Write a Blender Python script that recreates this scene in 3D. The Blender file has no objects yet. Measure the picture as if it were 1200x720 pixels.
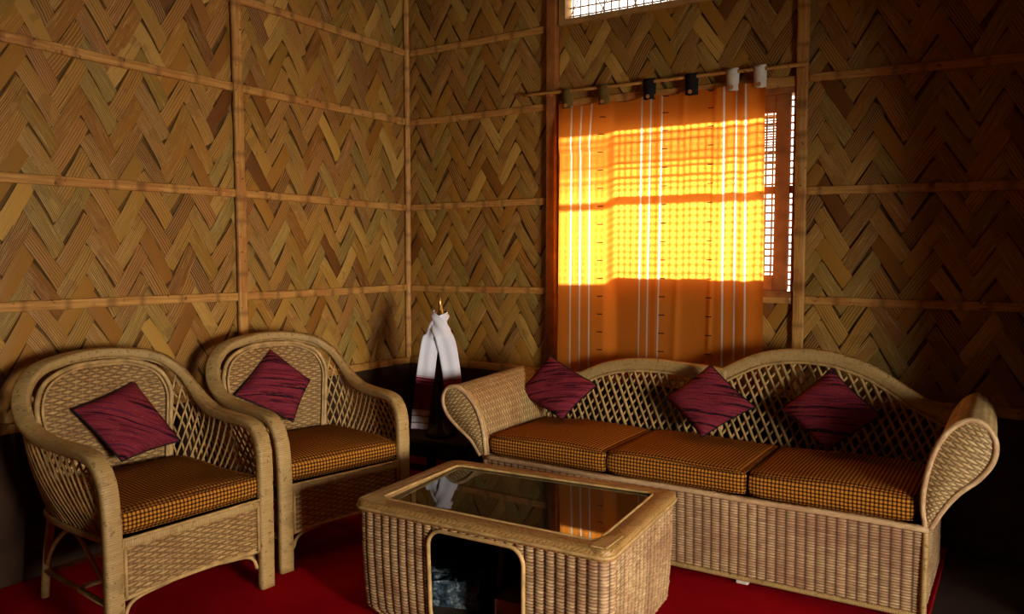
import bpy, bmesh, math, random
import numpy as np
from mathutils import Vector, Matrix, Euler
R = random.Random(7)
C = bpy.context.scene.collection
S = bpy.context.scene
PI = math.pi

# ------------------------------------------------------------------ camera
CAMH = 1.3
cd = bpy.data.cameras.new('camera'); cam = bpy.data.objects.new('camera', cd); C.objects.link(cam)
cam.location = (0, 0, CAMH)
cam.rotation_euler = (math.radians(90 - 3.847), 0, 0.5679)
cd.sensor_width = 36; cd.lens = 945.2 / 1200 * 36; cd.clip_start = 0.02
S.camera = cam

# ------------------------------------------------------------------ world, sun, door light, exposure
w = bpy.data.worlds.new('world'); S.world = w; w.use_nodes = True
nt = w.node_tree; bg = nt.nodes['Background']
bg.inputs['Color'].default_value = (1.0, 0.93, 0.80, 1); bg.inputs['Strength'].default_value = 4.0
sd = bpy.data.lights.new('sun', 'SUN'); sun = bpy.data.objects.new('sun', sd); C.objects.link(sun)
SUN_EL = math.radians(23); SUN_AZ = math.radians(8)      # shines in through the window wall
sdir = Vector((math.sin(SUN_AZ) * math.cos(SUN_EL), -math.cos(SUN_AZ) * math.cos(SUN_EL), -math.sin(SUN_EL)))
sun.rotation_euler = sdir.to_track_quat('-Z', 'Y').to_euler()
sd.energy = 42; sd.angle = 0.16; sd.color = (1.0, 0.90, 0.72)
dl = bpy.data.lights.new('doorway_daylight', 'AREA'); dlo = bpy.data.objects.new('doorway_daylight', dl); C.objects.link(dlo)
dl.shape = 'RECTANGLE'; dl.size = 0.75; dl.size_y = 0.8; dl.energy = 33; dl.spread = math.radians(70); dl.color = (1.0, 0.88, 0.72)
DOOR = Vector((2.4, 0.72, 0.92))
dlo.location = DOOR
dlo.rotation_euler = (Vector((-3.0, 3.0, 0.15)) - DOOR).to_track_quat('-Z', 'Y').to_euler()
S.view_settings.view_transform = 'Standard'; S.view_settings.look = 'None'
S.view_settings.gamma = 1.0; S.view_settings.use_curve_mapping = False
S.view_settings.exposure = -0.08

# ------------------------------------------------------------------ node helpers
class NT:
    def __init__(s, name):
        s.m = bpy.data.materials.new(name); s.m.use_nodes = True; s.t = s.m.node_tree
        s.b = s.t.nodes['Principled BSDF']; s.out = s.t.nodes['Material Output']
    def n(s, typ, **kw):
        d = s.t.nodes.new(typ)
        for k, v in kw.items(): setattr(d, k, v)
        return d
    def link(s, a, b): s.t.links.new(a, b)
    def val(s, sock, v):
        if hasattr(v, 'is_linked') or isinstance(v, bpy.types.NodeSocket): s.link(v, sock)
        else: sock.default_value = v
    def math(s, op, a, b=0.0, c=0.0, clamp=False):
        d = s.n('ShaderNodeMath', operation=op, use_clamp=clamp)
        s.val(d.inputs[0], a); s.val(d.inputs[1], b); s.val(d.inputs[2], c)
        return d.outputs[0]
    def mix(s, f, a, b, blend='MIX'):
        d = s.n('ShaderNodeMix', data_type='RGBA', blend_type=blend)
        s.val(d.inputs[0], f); s.val(d.inputs[6], a); s.val(d.inputs[7], b)
        return d.outputs[2]
    def uv(s, scale=(1, 1, 1), off=None):
        u = s.n('ShaderNodeUVMap').outputs[0]
        if off is not None:
            a = s.n('ShaderNodeVectorMath', operation='ADD'); s.link(u, a.inputs[0]); s.link(off, a.inputs[1]); u = a.outputs[0]
        mp = s.n('ShaderNodeMapping'); s.link(u, mp.inputs[0]); mp.inputs['Scale'].default_value = scale
        return mp.outputs[0]
    def noise(s, vec, scale, detail=3, rough=0.55):
        d = s.n('ShaderNodeTexNoise'); s.link(vec, d.inputs['Vector']); d.inputs['Scale'].default_value = scale
        d.inputs['Detail'].default_value = detail; d.inputs['Roughness'].default_value = rough
        return d.outputs[0]
    def ramp(s, f, stops):
        d = s.n('ShaderNodeValToRGB'); s.link(f, d.inputs[0]); e = d.color_ramp.elements
        while len(e) < len(stops): e.new(0.5)
        for k, (p, c) in enumerate(stops): e[k].position = p; e[k].color = tuple(c) + (1,) if len(c) == 3 else c
        return d.outputs[0]
    def obj(s): return s.n('ShaderNodeTexCoord').outputs['Object']
    def attr(s, name): return s.n('ShaderNodeAttribute', attribute_name=name).outputs['Fac']
    def bump(s, h, strength=0.5, dist=0.002):
        d = s.n('ShaderNodeBump'); s.link(h, d.inputs['Height']); d.inputs['Strength'].default_value = strength
        d.inputs['Distance'].default_value = dist; s.link(d.outputs[0], s.b.inputs['Normal'])
    def fin(s, col, rough=0.6, spec=0.3):
        s.val(s.b.inputs['Base Color'], col if not isinstance(col, tuple) or len(col) == 4 else col + (1,))
        s.val(s.b.inputs['Roughness'], rough); s.b.inputs['Specular IOR Level'].default_value = spec
        return s.m
    def sep(s, v):
        d = s.n('ShaderNodeSeparateXYZ'); s.link(v, d.inputs[0]); return d.outputs

def c4(c): return (c[0], c[1], c[2], 1)

def mat_plain(name, col, rough=0.7, var=0.25, scale=9, spec=0.25, bump=0.3):
    k = NT(name); n = k.noise(k.obj(), scale, 5)
    a = tuple(x * (1 - var) for x in col); b = tuple(min(1, x * (1 + var)) for x in col)
    k.bump(n, bump, 0.003)
    return k.fin(k.ramp(n, [(0.3, a), (0.7, b)]), rough, spec)

def mat_strip():
    """split bamboo strip of the wall mat: every strip has a tone of its own, fine slits along its length"""
    k = NT('bamboo_mat')
    orr = k.n('ShaderNodeObjectInfo').outputs['Random']; isl = k.n('ShaderNodeNewGeometry').outputs['Random Per Island']
    r = k.math('FRACT', k.math('ADD', k.math('MULTIPLY', orr, 7.31), k.math('MULTIPLY', isl, 3.77)))
    r2 = k.math('FRACT', k.math('MULTIPLY', r, 17.3)); r3 = k.math('FRACT', k.math('MULTIPLY', r, 53.9))
    cmb = k.n('ShaderNodeCombineXYZ'); k.link(k.math('MULTIPLY', r, 31.0), cmb.inputs[0]); k.link(k.math('MULTIPLY', r2, 9.0), cmb.inputs[1])
    v = k.uv((1, 1, 1), cmb.outputs[0])
    fine = k.noise(k.uv((3, 150, 1), cmb.outputs[0]), 1.0, 3, 0.6)
    fibre = k.noise(k.uv((6, 420, 1), cmb.outputs[0]), 1.0, 2, 0.6)
    blot = k.noise(v, 7, 4)
    base = k.ramp(r, [(0.0, (0.17, 0.060, 0.009)), (0.25, (0.29, 0.120, 0.017)), (0.6, (0.40, 0.190, 0.026)), (0.85, (0.30, 0.155, 0.02)), (1.0, (0.58, 0.33, 0.065))])
    # greenish, reddish strips now and then
    base = k.mix(k.math('MULTIPLY', k.math('GREATER_THAN', r2, 0.86), k.math('MULTIPLY', blot, 0.9)), base, c4((0.20, 0.17, 0.03)))
    base = k.mix(k.math('MULTIPLY', k.math('GREATER_THAN', r3, 0.88), 0.40), base, c4((0.36, 0.12, 0.035)))
    slit = k.math('SMOOTH_MIN', k.math('MULTIPLY', k.math('SUBTRACT', fine, 0.33, 0), 9.0), 1.0, 0.1)
    slit = k.math('MAXIMUM', slit, 0.0)
    amount = k.math('MULTIPLY', k.math('GREATER_THAN', r3, 0.35), 0.75)
    uvs = k.sep(k.n('ShaderNodeUVMap').outputs[0])
    wob = k.math('MULTIPLY', k.math('SUBTRACT', k.noise(k.uv((8, 30, 1), cmb.outputs[0]), 1.0, 2), 0.5), 0.8)
    fq = k.math('ADD', 75.0, k.math('MULTIPLY', r2, 75.0))
    sl = k.math('FRACT', k.math('ADD', k.math('MULTIPLY', uvs[1], fq), k.math('ADD', wob, r)))
    has = k.math('GREATER_THAN', r3, 0.30)
    pale_line = k.math('MULTIPLY', k.math('GREATER_THAN', sl, 0.80), has); groove = k.math('MULTIPLY', k.math('LESS_THAN', sl, 0.16), has)
    light = k.math('MULTIPLY', k.math('GREATER_THAN', fibre, 0.60), k.math('MULTIPLY', k.math('GREATER_THAN', r2, 0.45), 0.5))
    col = k.mix(k.math('MULTIPLY', k.math('SUBTRACT', 1.0, slit), amount), base, c4((0.09, 0.045, 0.012)))
    col = k.mix(k.math('MULTIPLY', groove, 0.50), col, c4((0.12, 0.055, 0.012)))
    col = k.mix(k.math('MULTIPLY', pale_line, 0.50), col, c4((0.80, 0.56, 0.20)))  # pale lines along the edges of the fine slats
    col = k.mix(light, col, c4((0.76, 0.54, 0.20)))
    col = k.mix(k.math('MULTIPLY', k.math('GREATER_THAN', blot, 0.62), 0.35), col, c4((0.20, 0.09, 0.025)))
    k.bump(k.math('ADD', k.math('MULTIPLY', slit, 1.0), k.math('MULTIPLY', fibre, 0.5)), 0.6, 0.0015)
    return k.fin(col, 0.5, 0.35)

def mat_batten():
    k = NT('bamboo_lath')
    v = k.uv((5, 90, 1)); f = k.noise(v, 1.0, 3); b = k.noise(k.obj(), 5, 4); mk = k.attr('mark')
    sp = k.noise(k.obj(), 38, 2)
    col = k.ramp(f, [(0.3, (0.42, 0.19, 0.042)), (0.7, (0.68, 0.37, 0.10))])
    col = k.mix(k.math('MULTIPLY', k.math('GREATER_THAN', b, 0.55), 0.35), col, c4((0.38, 0.11, 0.025)))
    col = k.mix(k.math('MULTIPLY', k.math('GREATER_THAN', sp, 0.69), 0.7), col, c4((0.05, 0.02, 0.008)))
    col = k.mix(mk, col, c4((0.10, 0.035, 0.012)))
    k.bump(f, 0.4, 0.002)
    return k.fin(col, 0.5, 0.35)

def mat_wicker(name, hi, lo, stain, stain_amt=0.5):
    """woven cane: tone wanders from strand to strand, red-brown stain, plus gap shade painted into the deep parts of the weave"""
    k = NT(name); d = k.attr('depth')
    v1 = k.noise(k.uv((4, 80, 1)), 1.0, 2, 0.6); v2 = k.noise(k.uv((1, 1, 1)), 6, 4); v3 = k.noise(k.uv((40, 160, 1)), 1.0, 2)
    col = k.mix(k.math('MULTIPLY', v1, 1.0), c4(lo), c4(hi))
    cell = k.noise(k.uv((24, 92, 1)), 1.0, 1)
    col = k.mix(k.math('MULTIPLY', k.math('SUBTRACT', cell, 0.5, 0, True), 3.0, 0, True), col, c4(tuple(min(1, x * 1.25) for x in hi)))
    col = k.mix(k.math('MULTIPLY', k.math('SUBTRACT', 0.47, cell, 0, True), 3.0, 0, True), col, c4(stain))
    col = k.mix(k.math('MULTIPLY', k.math('GREATER_THAN', v3, 0.55), 0.4), col, c4(tuple(min(1, x * 1.35) for x in hi)))
    st = k.math('MULTIPLY', k.math('SUBTRACT', v2, 0.42, 0, True), 5.0 * stain_amt, 0, True)
    col = k.mix(st, col, c4(stain))
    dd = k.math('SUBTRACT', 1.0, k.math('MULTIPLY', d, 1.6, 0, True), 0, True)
    col = k.mix(dd, col, c4(tuple(x * 0.28 for x in stain)))  # painted shade between the strands, a darkened tone of the red-brown stain
    k.bump(v3, 0.25, 0.001)
    return k.fin(col, 0.52, 0.35)

def mat_wrap(name, hi, lo, dark, braid=False):
    """rim wound with flat cane: turns across the length, stitched marks"""
    k = NT(name)
    o = k.sep(k.n('ShaderNodeUVMap').outputs[0])
    nz = k.noise(k.uv((1, 1, 1)), 60, 2)
    saw = k.math('FRACT', k.math('ADD', k.math('MULTIPLY', o[0], 125.0), k.math('MULTIPLY', nz, 1.2)))
    turn = k.math('FLOOR', k.math('MULTIPLY', o[0], 125.0))
    if braid:
        zig = k.math('ABSOLUTE', k.math('SUBTRACT', k.math('FRACT', k.math('MULTIPLY', o[1], 34.0)), 0.5))
        saw = k.math('FRACT', k.math('ADD', k.math('ADD', k.math('MULTIPLY', o[0], 52.0), k.math('MULTIPLY', nz, 1.6)), k.math('MULTIPLY', zig, 2.2)))
    h = k.math('SUBTRACT', 1.0, k.math('POWER', k.math('ABSOLUTE', k.math('SUBTRACT', k.math('MULTIPLY', saw, 2.0), 1.0)), 4.0 if not braid else 2.0))
    tone = k.noise(k.uv((90, 14, 1)), 1.0, 2)
    big = k.noise(k.uv((1, 1, 1)), 9, 3)
    marks = k.noise(k.uv((1, 1, 1)), 48, 1)
    col = k.mix(tone, c4(lo), c4(hi))
    col = k.mix(k.math('MULTIPLY', k.math('SUBTRACT', 1.0, h), 0.45), col, c4(dark))
    col = k.mix(k.math('MULTIPLY', k.math('GREATER_THAN', marks, 0.66), 0.55), col, c4(dark))
    col = k.mix(k.math('MULTIPLY', k.math('GREATER_THAN', big, 0.58), 0.35), col, c4(tuple(x * 0.6 for x in lo)))
    k.bump(k.math('ADD', h, k.math('MULTIPLY', tone, 0.5)), 0.5, 0.0018)
    return k.fin(col, 0.45, 0.4)

def mat_gingham():
    k = NT('check_cloth')
    o = k.sep(k.n('ShaderNodeUVMap').outputs[0]); q = 1 / 0.0145
    nz = k.noise(k.uv((1, 1, 1)), 20, 2)
    wob = k.math('MULTIPLY', k.math('SUBTRACT', nz, 0.5), 0.25)
    def band(s): return k.math('LESS_THAN', k.math('FRACT', k.math('ADD', k.math('MULTIPLY', s, q), wob)), 0.44)
    a, b = band(o[0]), band(o[1])
    sm = k.math('ADD', a, b)
    col = k.mix(k.math('MULTIPLY', sm, 1.0, 0, True), c4((0.56, 0.235, 0.030)), c4((0.15, 0.050, 0.008)))
    col = k.mix(k.math('GREATER_THAN', sm, 1.5), col, c4((0.030, 0.011, 0.004)))
    fine = k.noise(k.uv((500, 500, 1)), 1.0, 1)
    k.bump(k.math('ADD', fine, nz), 0.3, 0.001)
    m = k.fin(col, 0.9, 0.05)
    return m

def mat_pillow():
    """maroon slub cloth with wavering black stripes and scattered bright threads"""
    k = NT('maroon_slub_cloth')
    v = k.n('ShaderNodeUVMap').outputs[0]
    o = k.sep(v)
    wav = k.noise(k.uv((2.5, 4, 1)), 1.0, 2)
    y = k.math('ADD', o[1], k.math('MULTIPLY', wav, 0.06))
    cmb = k.n('ShaderNodeCombineXYZ'); k.link(y, cmb.inputs[1]); k.link(k.math('MULTIPLY', o[0], 0.04), cmb.inputs[0])
    st = k.noise(cmb.outputs[0], 62, 3, 0.65)
    fine = k.noise(k.uv((14, 150, 1)), 1.0, 2, 0.6)
    sp = k.noise(k.uv((60, 190, 1)), 1.0, 1)
    col = k.ramp(st, [(0.38, (0.010, 0.006, 0.014)), (0.45, (0.14, 0.016, 0.030)), (0.55, (0.24, 0.028, 0.042)), (0.64, (0.09, 0.016, 0.045))])
    col = k.mix(k.math('MULTIPLY', k.math('GREATER_THAN', fine, 0.6), 0.45), col, c4((0.26, 0.045, 0.04)))
    col = k.mix(k.math('MULTIPLY', k.math('GREATER_THAN', sp, 0.70), 0.4), col, c4((0.40, 0.16, 0.05)))
    col = k.mix(k.math('MULTIPLY', k.math('LESS_THAN', fine, 0.33), 0.5), col, c4((0.015, 0.008, 0.02)))
    k.bump(fine, 0.4, 0.0015)
    m = k.fin(col, 0.85, 0.05)
    return m

def mat_carpet():
    k = NT('red_carpet'); n = k.noise(k.obj(), 300, 2); b = k.noise(k.obj(), 3.0, 4)
    col = k.ramp(b, [(0.3, (0.29, 0.003, 0.008)), (0.7, (0.42, 0.006, 0.012))])
    sp = k.noise(k.obj(), 160, 1)
    col = k.mix(k.math('MULTIPLY', k.math('GREATER_THAN', sp, 0.72), 0.3), col, c4((0.5, 0.16, 0.11)))
    k.bump(n, 0.5, 0.003)
    m = k.fin(col, 0.95, 0.0)
    return m

def mat_curtain():
    """thin orange handloom cotton: sunlight passes through; white woven lines and dark woven dashes"""
    k = NT('orange_curtain_cloth')
    o = k.sep(k.n('ShaderNodeUVMap').outputs[0]); u, v = o[0], o[1]
    lines = None
    for c in (0.066, 0.115, 0.164, 0.414, 0.460, 0.516, 0.815, 0.867, 0.917):
        a = k.math('LESS_THAN', k.math('ABSOLUTE', k.math('SUBTRACT', u, c)), 0.0043)
        lines = a if lines is None else k.math('MAXIMUM', lines, a)
    dash = None
    ph = k.math('FRACT', k.math('MULTIPLY', v, 15.5)); band = k.math('LESS_THAN', ph, 0.055)
    for c in (0.222, 0.533, 0.752):
        a = k.math('LESS_THAN', k.math('ABSOLUTE', k.math('SUBTRACT', u, c)), 0.015)
        dash = a if dash is None else k.math('MAXIMUM', dash, a)
    dash = k.math('MULTIPLY', dash, band)
    th = k.noise(k.uv((250, 30, 1)), 1.0, 2); cl = k.noise(k.uv((3, 2, 1)), 1.0, 3)
    col = k.mix(cl, c4((0.85, 0.28, 0.030)), c4((0.94, 0.36, 0.050)))
    col = k.mix(k.math('MULTIPLY', th, 0.35), col, c4((0.66, 0.16, 0.014)))
    # narrow darker woven bands beside the white lines
    sb = k.math('LESS_THAN', k.math('ABSOLUTE', k.math('SUBTRACT', u, 0.488)), 0.012)
    col = k.mix(k.math('MULTIPLY', sb, 0.5), col, c4((0.70, 0.15, 0.01)))
    col = k.mix(lines, col, c4((0.85, 0.80, 0.72)))
    col = k.mix(dash, col, c4((0.05, 0.015, 0.01)))
    t = k.t; t.nodes.remove(k.b)
    df = k.n('ShaderNodeBsdfDiffuse'); tr = k.n('ShaderNodeBsdfTranslucent'); mx = k.n('ShaderNodeMixShader')
    bp = k.n('ShaderNodeBump'); bp.inputs['Strength'].default_value = 0.3; bp.inputs['Distance'].default_value = 0.001
    k.link(th, bp.inputs['Height']); k.link(bp.outputs[0], df.inputs['Normal'])
    k.link(col, df.inputs[0]); k.link(col, tr.inputs[0]); mx.inputs[0].default_value = 0.55
    k.link(df.outputs[0], mx.inputs[1]); k.link(tr.outputs[0], mx.inputs[2]); k.link(mx.outputs[0], k.out.inputs[0])
    return k.m

def mat_scarf():
    k = NT('white_and_maroon_cotton')
    o = k.sep(k.n('ShaderNodeUVMap').outputs[0]); v = o[1]       # v: metres up from the fringe
    nz = k.noise(k.uv((40, 12, 1)), 1.0, 2)
    e = k.math('ADD', v, k.math('MULTIPLY', k.math('SUBTRACT', nz, 0.5), 0.05))
    col = k.mix(k.math('LESS_THAN', e, 0.285), c4((0.80, 0.82, 0.95)), c4((0.19, 0.022, 0.035)))
    spots = k.noise(k.uv((90, 90, 1)), 1.0, 1)
    rim = k.math('LESS_THAN', k.math('ABSOLUTE', k.math('SUBTRACT', v, 0.272)), 0.022)
    col = k.mix(k.math('MULTIPLY', rim, k.math('MULTIPLY', k.math('GREATER_THAN', spots, 0.48), 0.6)), col, c4((0.60, 0.12, 0.22)))
    lo = k.math('LESS_THAN', v, 0.115)
    fr = k.math('LESS_THAN', k.math('FRACT', k.math('MULTIPLY', v, 27.0)), 0.14)
    side = k.math('LESS_THAN', o[0], 0.5)                           # left end shows its white hem
    hem = k.mix(fr, c4((0.62, 0.58, 0.66)), c4((0.10, 0.02, 0.05)))
    col = k.mix(k.math('MULTIPLY', lo, side), col, hem)
    k.bump(nz, 0.3, 0.002)
    return k.fin(col, 0.85, 0.1)

def mat_glass():
    k = NT('dark_tinted_glass'); k.b.inputs['Transmission Weight'].default_value = 0.55
    k.b.inputs['IOR'].default_value = 1.5
    return k.fin((0.02, 0.025, 0.022), 0.02, 0.5)

def mat_metal(name, col, rough):
    k = NT(name); k.b.inputs['Metallic'].default_value = 1.0
    n = k.noise(k.obj(), 30, 3); k.bump(n, 0.15, 0.001)
    return k.fin(k.ramp(n, [(0.3, tuple(x * 0.7 for x in col)), (0.7, col)]), rough, 0.5)

def mat_paper():
    k = NT('printed_plastic_wrap'); n = k.noise(k.obj(), 26, 5, 0.7)
    k.bump(n, 1.0, 0.01)
    return k.fin(k.ramp(n, [(0.40, (0.015, 0.03, 0.045)), (0.54, (0.06, 0.10, 0.14)), (0.64, (0.35, 0.42, 0.46))]), 0.25, 0.5)

M = dict(
    strip=mat_strip(), batten=mat_batten(),
    backing=mat_plain('woven_mat_backing', (0.15, 0.075, 0.02), 0.9, 0.4, 14),
    plinth=mat_plain('dark_mud_plinth', (0.045, 0.022, 0.012), 0.9, 0.35, 7),
    wood=mat_plain('red_brown_timber', (0.36, 0.13, 0.035), 0.55, 0.35, 12),
    palewood=mat_plain('pale_timber', (0.50, 0.28, 0.09), 0.55, 0.25, 12),
    darkwood=mat_plain('dark_stained_timber', (0.020, 0.011, 0.008), 0.45, 0.4, 10),
    cane=mat_plain('peeled_cane', (0.47, 0.30, 0.115), 0.5, 0.35, 22, 0.35),
    lattice_out=mat_plain('weathered_cane', (0.30, 0.19, 0.09), 0.7, 0.3, 22),
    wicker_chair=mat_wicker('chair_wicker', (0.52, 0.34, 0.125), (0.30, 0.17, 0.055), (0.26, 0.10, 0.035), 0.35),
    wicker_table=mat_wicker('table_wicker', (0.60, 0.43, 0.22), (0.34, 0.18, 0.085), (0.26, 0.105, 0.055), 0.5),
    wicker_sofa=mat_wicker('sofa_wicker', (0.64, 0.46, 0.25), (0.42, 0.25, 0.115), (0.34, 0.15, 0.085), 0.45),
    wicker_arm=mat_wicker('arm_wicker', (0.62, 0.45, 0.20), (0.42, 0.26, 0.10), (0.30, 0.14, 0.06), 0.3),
    wrap=mat_wrap('cane_wound_rim', (0.60, 0.42, 0.17), (0.36, 0.215, 0.07), (0.12, 0.055, 0.018)),
    wrap_table=mat_wrap('cane_wound_table_rim', (0.56, 0.34, 0.11), (0.28, 0.14, 0.04), (0.07, 0.03, 0.012), True),
    gingham=mat_gingham(), pillow=mat_pillow(), carpet=mat_carpet(), curtain=mat_curtain(), scarf=mat_scarf(),
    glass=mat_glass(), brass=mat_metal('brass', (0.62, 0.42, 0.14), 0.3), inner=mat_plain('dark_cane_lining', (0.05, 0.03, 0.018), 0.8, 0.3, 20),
    black=mat_plain('black_cloth', (0.012, 0.010, 0.010), 0.9, 0.3, 30), white=mat_plain('white_cloth', (0.72, 0.68, 0.60), 0.9, 0.1, 30),
    olive=mat_plain('olive_cloth', (0.16, 0.10, 0.02), 0.9, 0.2, 30), button=mat_plain('wooden_button', (0.50, 0.22, 0.07), 0.5, 0.2, 30),
    paper=mat_paper(), carton=mat_plain('brown_card', (0.20, 0.10, 0.05), 0.8, 0.2, 14), redcloth=mat_plain('folded_red_cloth', (0.22, 0.01, 0.012), 0.9, 0.3, 20),
    ground=mat_plain('sandy_ground', (0.46, 0.38, 0.26), 0.9, 0.2, 3), thatch=mat_plain('dry_thatch', (0.20, 0.14, 0.07), 0.9, 0.4, 20),
    earth=mat_plain('earth_floor', (0.035, 0.02, 0.015), 0.9, 0.3, 6),
)

# ------------------------------------------------------------------ object helpers
def link(o, parent=None):
    C.objects.link(o)
    if parent is not None: o.parent = parent
    return o
def tag(o, label=None, cat=None, group=None, kind=None):
    if label: o['label'] = label
    if cat: o['category'] = cat
    if group: o['group'] = group
    if kind: o['kind'] = kind
    return o
def thing(name, label, cat, loc=(0, 0, 0), rz=0, group=None):
    o = bpy.data.objects.new(name, None); C.objects.link(o)
    o.empty_display_size = 0.1; o.location = loc; o.rotation_euler = (0, 0, rz)
    return tag(o, label, cat, group)
def mesh_np(name, V, F, m, parent=None, smooth=True, uv=None, attrs=None):
    me = bpy.data.meshes.new(name)
    me.from_pydata([tuple(v) for v in V] if not isinstance(V, np.ndarray) else V.tolist(), [], F if isinstance(F, list) else F.tolist())
    if uv is not None:
        l = me.uv_layers.new(name='UVMap'); vi = np.zeros(len(me.loops), dtype=np.int32); me.loops.foreach_get('vertex_index', vi)
        l.data.foreach_set('uv', np.asarray(uv, dtype=np.float32)[vi].ravel())
    for k, a in (attrs or {}).items():
        at = me.attributes.new(k, 'FLOAT', 'POINT'); at.data.foreach_set('value', np.asarray(a, dtype=np.float32))
    if smooth: me.polygons.foreach_set('use_smooth', [True] * len(me.polygons))
    me.materials.append(m); me.update()
    return link(bpy.data.objects.new(name, me), parent)

class MB:
    """collects shapes for ONE mesh"""
    def __init__(s): s.V = []; s.F = []; s.U = []; s.A = []; s.sm = []
    def add(s, V, F, U=None, A=None, smooth=False):
        o = len(s.V); s.V += [tuple(v) for v in V]; s.F += [tuple(i + o for i in f) for f in F]
        s.U += [tuple(u) for u in U] if U is not None else [(v[0], v[2]) for v in V]
        s.A += list(A) if A is not None else [0.0] * len(V)
        s.sm += [smooth] * len(F)
        return s
    def box(s, lo, hi, mat=None, bev=0.0):
        x0, y0, z0 = lo; x1, y1, z1 = hi
        b = min(bev, (x1 - x0) / 2.01, (y1 - y0) / 2.01, (z1 - z0) / 2.01)
        if b <= 0:
            V = [(x, y, z) for x in (x0, x1) for y in (y0, y1) for z in (z0, z1)]
            F = [(0, 1, 3, 2), (4, 6, 7, 5), (0, 4, 5, 1), (2, 3, 7, 6), (0, 2, 6, 4), (1, 5, 7, 3)]
        else:
            bm = bmesh.new(); bmesh.ops.create_cube(bm, size=1.0)
            for v in bm.verts: v.co = Vector(((x0 + x1) / 2 + v.co.x * (x1 - x0), (y0 + y1) / 2 + v.co.y * (y1 - y0), (z0 + z1) / 2 + v.co.z * (z1 - z0)))
            bmesh.ops.bevel(bm, geom=bm.edges[:], offset=b, segments=2, affect='EDGES', profile=0.5)
            bm.verts.index_update(); V = [v.co.copy() for v in bm.verts]; F = [tuple(v.index for v in f.verts) for f in bm.faces]; bm.free()
        if mat is not None: V = [mat @ Vector(v) for v in V]
        L = max((x1 - x0, 0), (y1 - y0, 1), (z1 - z0, 2))[1]; o = [i for i in range(3) if i != L]
        U = [(v[L], v[o[0]] + v[o[1]]) for v in V]
        return s.add(V, F, U)
    def sweep(s, P, rad, seg=8, nrm=None, wt=None, cap=True, closed=False, smooth=True):
        V, F, U, A = sweep(P, rad, seg, nrm, wt, cap, closed); return s.add(V, F, U, A, smooth)
    def build(s, name, m, parent=None, **kw):
        me = bpy.data.meshes.new(name); me.from_pydata(s.V, [], s.F)
        l = me.uv_layers.new(name='UVMap'); vi = np.zeros(len(me.loops), dtype=np.int32); me.loops.foreach_get('vertex_index', vi)
        l.data.foreach_set('uv', np.asarray(s.U, dtype=np.float32)[vi].ravel())
        for an in ('mark', 'depth'):
            at = me.attributes.new(an, 'FLOAT', 'POINT'); at.data.foreach_set('value', np.asarray(s.A if an == 'mark' else [1.0] * len(s.A), dtype=np.float32))
        me.polygons.foreach_set('use_smooth', s.sm); me.materials.append(m); me.update()
        return tag(link(bpy.data.objects.new(name, me), parent), **kw)

def smooth_path(P, n):
    """Catmull-Rom through rows of P (any width), n samples per span"""
    P = np.asarray(P, float); Q = np.vstack([2 * P[0] - P[1], P, 2 * P[-1] - P[-2]]); out = []
    for i in range(1, len(Q) - 2):
        for k in range(n):
            t = k / n; a, b, c, d = Q[i - 1], Q[i], Q[i + 1], Q[i + 2]
            out.append(0.5 * ((2 * b) + (c - a) * t + (2 * a - 5 * b + 4 * c - d) * t * t + (3 * b - a - 3 * c + d) * t ** 3))
    out.append(P[-1]); return np.array(out)

def sweep(P, rad, seg=8, nrm=None, wt=None, cap=True, closed=False):
    """tube (rad) or rounded band (wt = (width, thickness)) along P; nrm: outward normals for bands"""
    P = np.asarray(P, float); n = len(P); V = []; U = []; F = []; A = []
    T = np.zeros_like(P)
    for i in range(n):
        a = P[(i - 1) % n] if closed else P[max(i - 1, 0)]; b = P[(i + 1) % n] if closed else P[min(i + 1, n - 1)]
        T[i] = (b - a) / (np.linalg.norm(b - a) + 1e-12)
    up = np.array([0, 0, 1.0]) if abs(T[0][2]) < 0.9 else np.array([1.0, 0, 0])
    rr = rad if hasattr(rad, '__len__') else [rad] * n
    if wt:
        w_, t_ = wt[0] / 2, wt[1] / 2; b = min(w_, t_) * 0.55; sec = []
        for cx, cy, a0 in ((w_ - b, t_ - b, 0), (-w_ + b, t_ - b, PI / 2), (-w_ + b, -t_ + b, PI), (w_ - b, -t_ + b, 1.5 * PI)):
            for k in range(3): a = a0 + k * PI / 4; sec.append((cx + b * math.cos(a), cy + b * math.sin(a)))
    else: sec = [(math.cos(2 * PI * k / seg), math.sin(2 * PI * k / seg)) for k in range(seg)]
    m = len(sec); L = 0.0
    per = [0.0]
    for k in range(1, m): per.append(per[-1] + math.dist(sec[k], sec[k - 1]) * (1 if wt else rr[0]))
    for i in range(n):
        if i: L += np.linalg.norm(P[i] - P[i - 1])
        N = np.asarray(nrm[i], float) if nrm is not None else up
        N = N - T[i] * np.dot(N, T[i]); N /= np.linalg.norm(N) + 1e-12; up = N
        B = np.cross(T[i], N); s = 1.0 if wt else rr[i]
        for k, (a, c) in enumerate(sec): V.append(P[i] + (B * a + N * c) * s); U.append((L, per[k])); A.append(0.0)
    R_ = n if closed else n - 1
    for i in range(R_):
        for k in range(m):
            a = i * m + k; b = i * m + (k + 1) % m; j = (i + 1) % n
            F.append((a, b, j * m + (k + 1) % m, j * m + k))
    if cap and not closed:
        F.append(tuple(range(m))[::-1]); F.append(tuple((n - 1) * m + k for k in range(m)))
    return V, F, U, A

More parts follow.
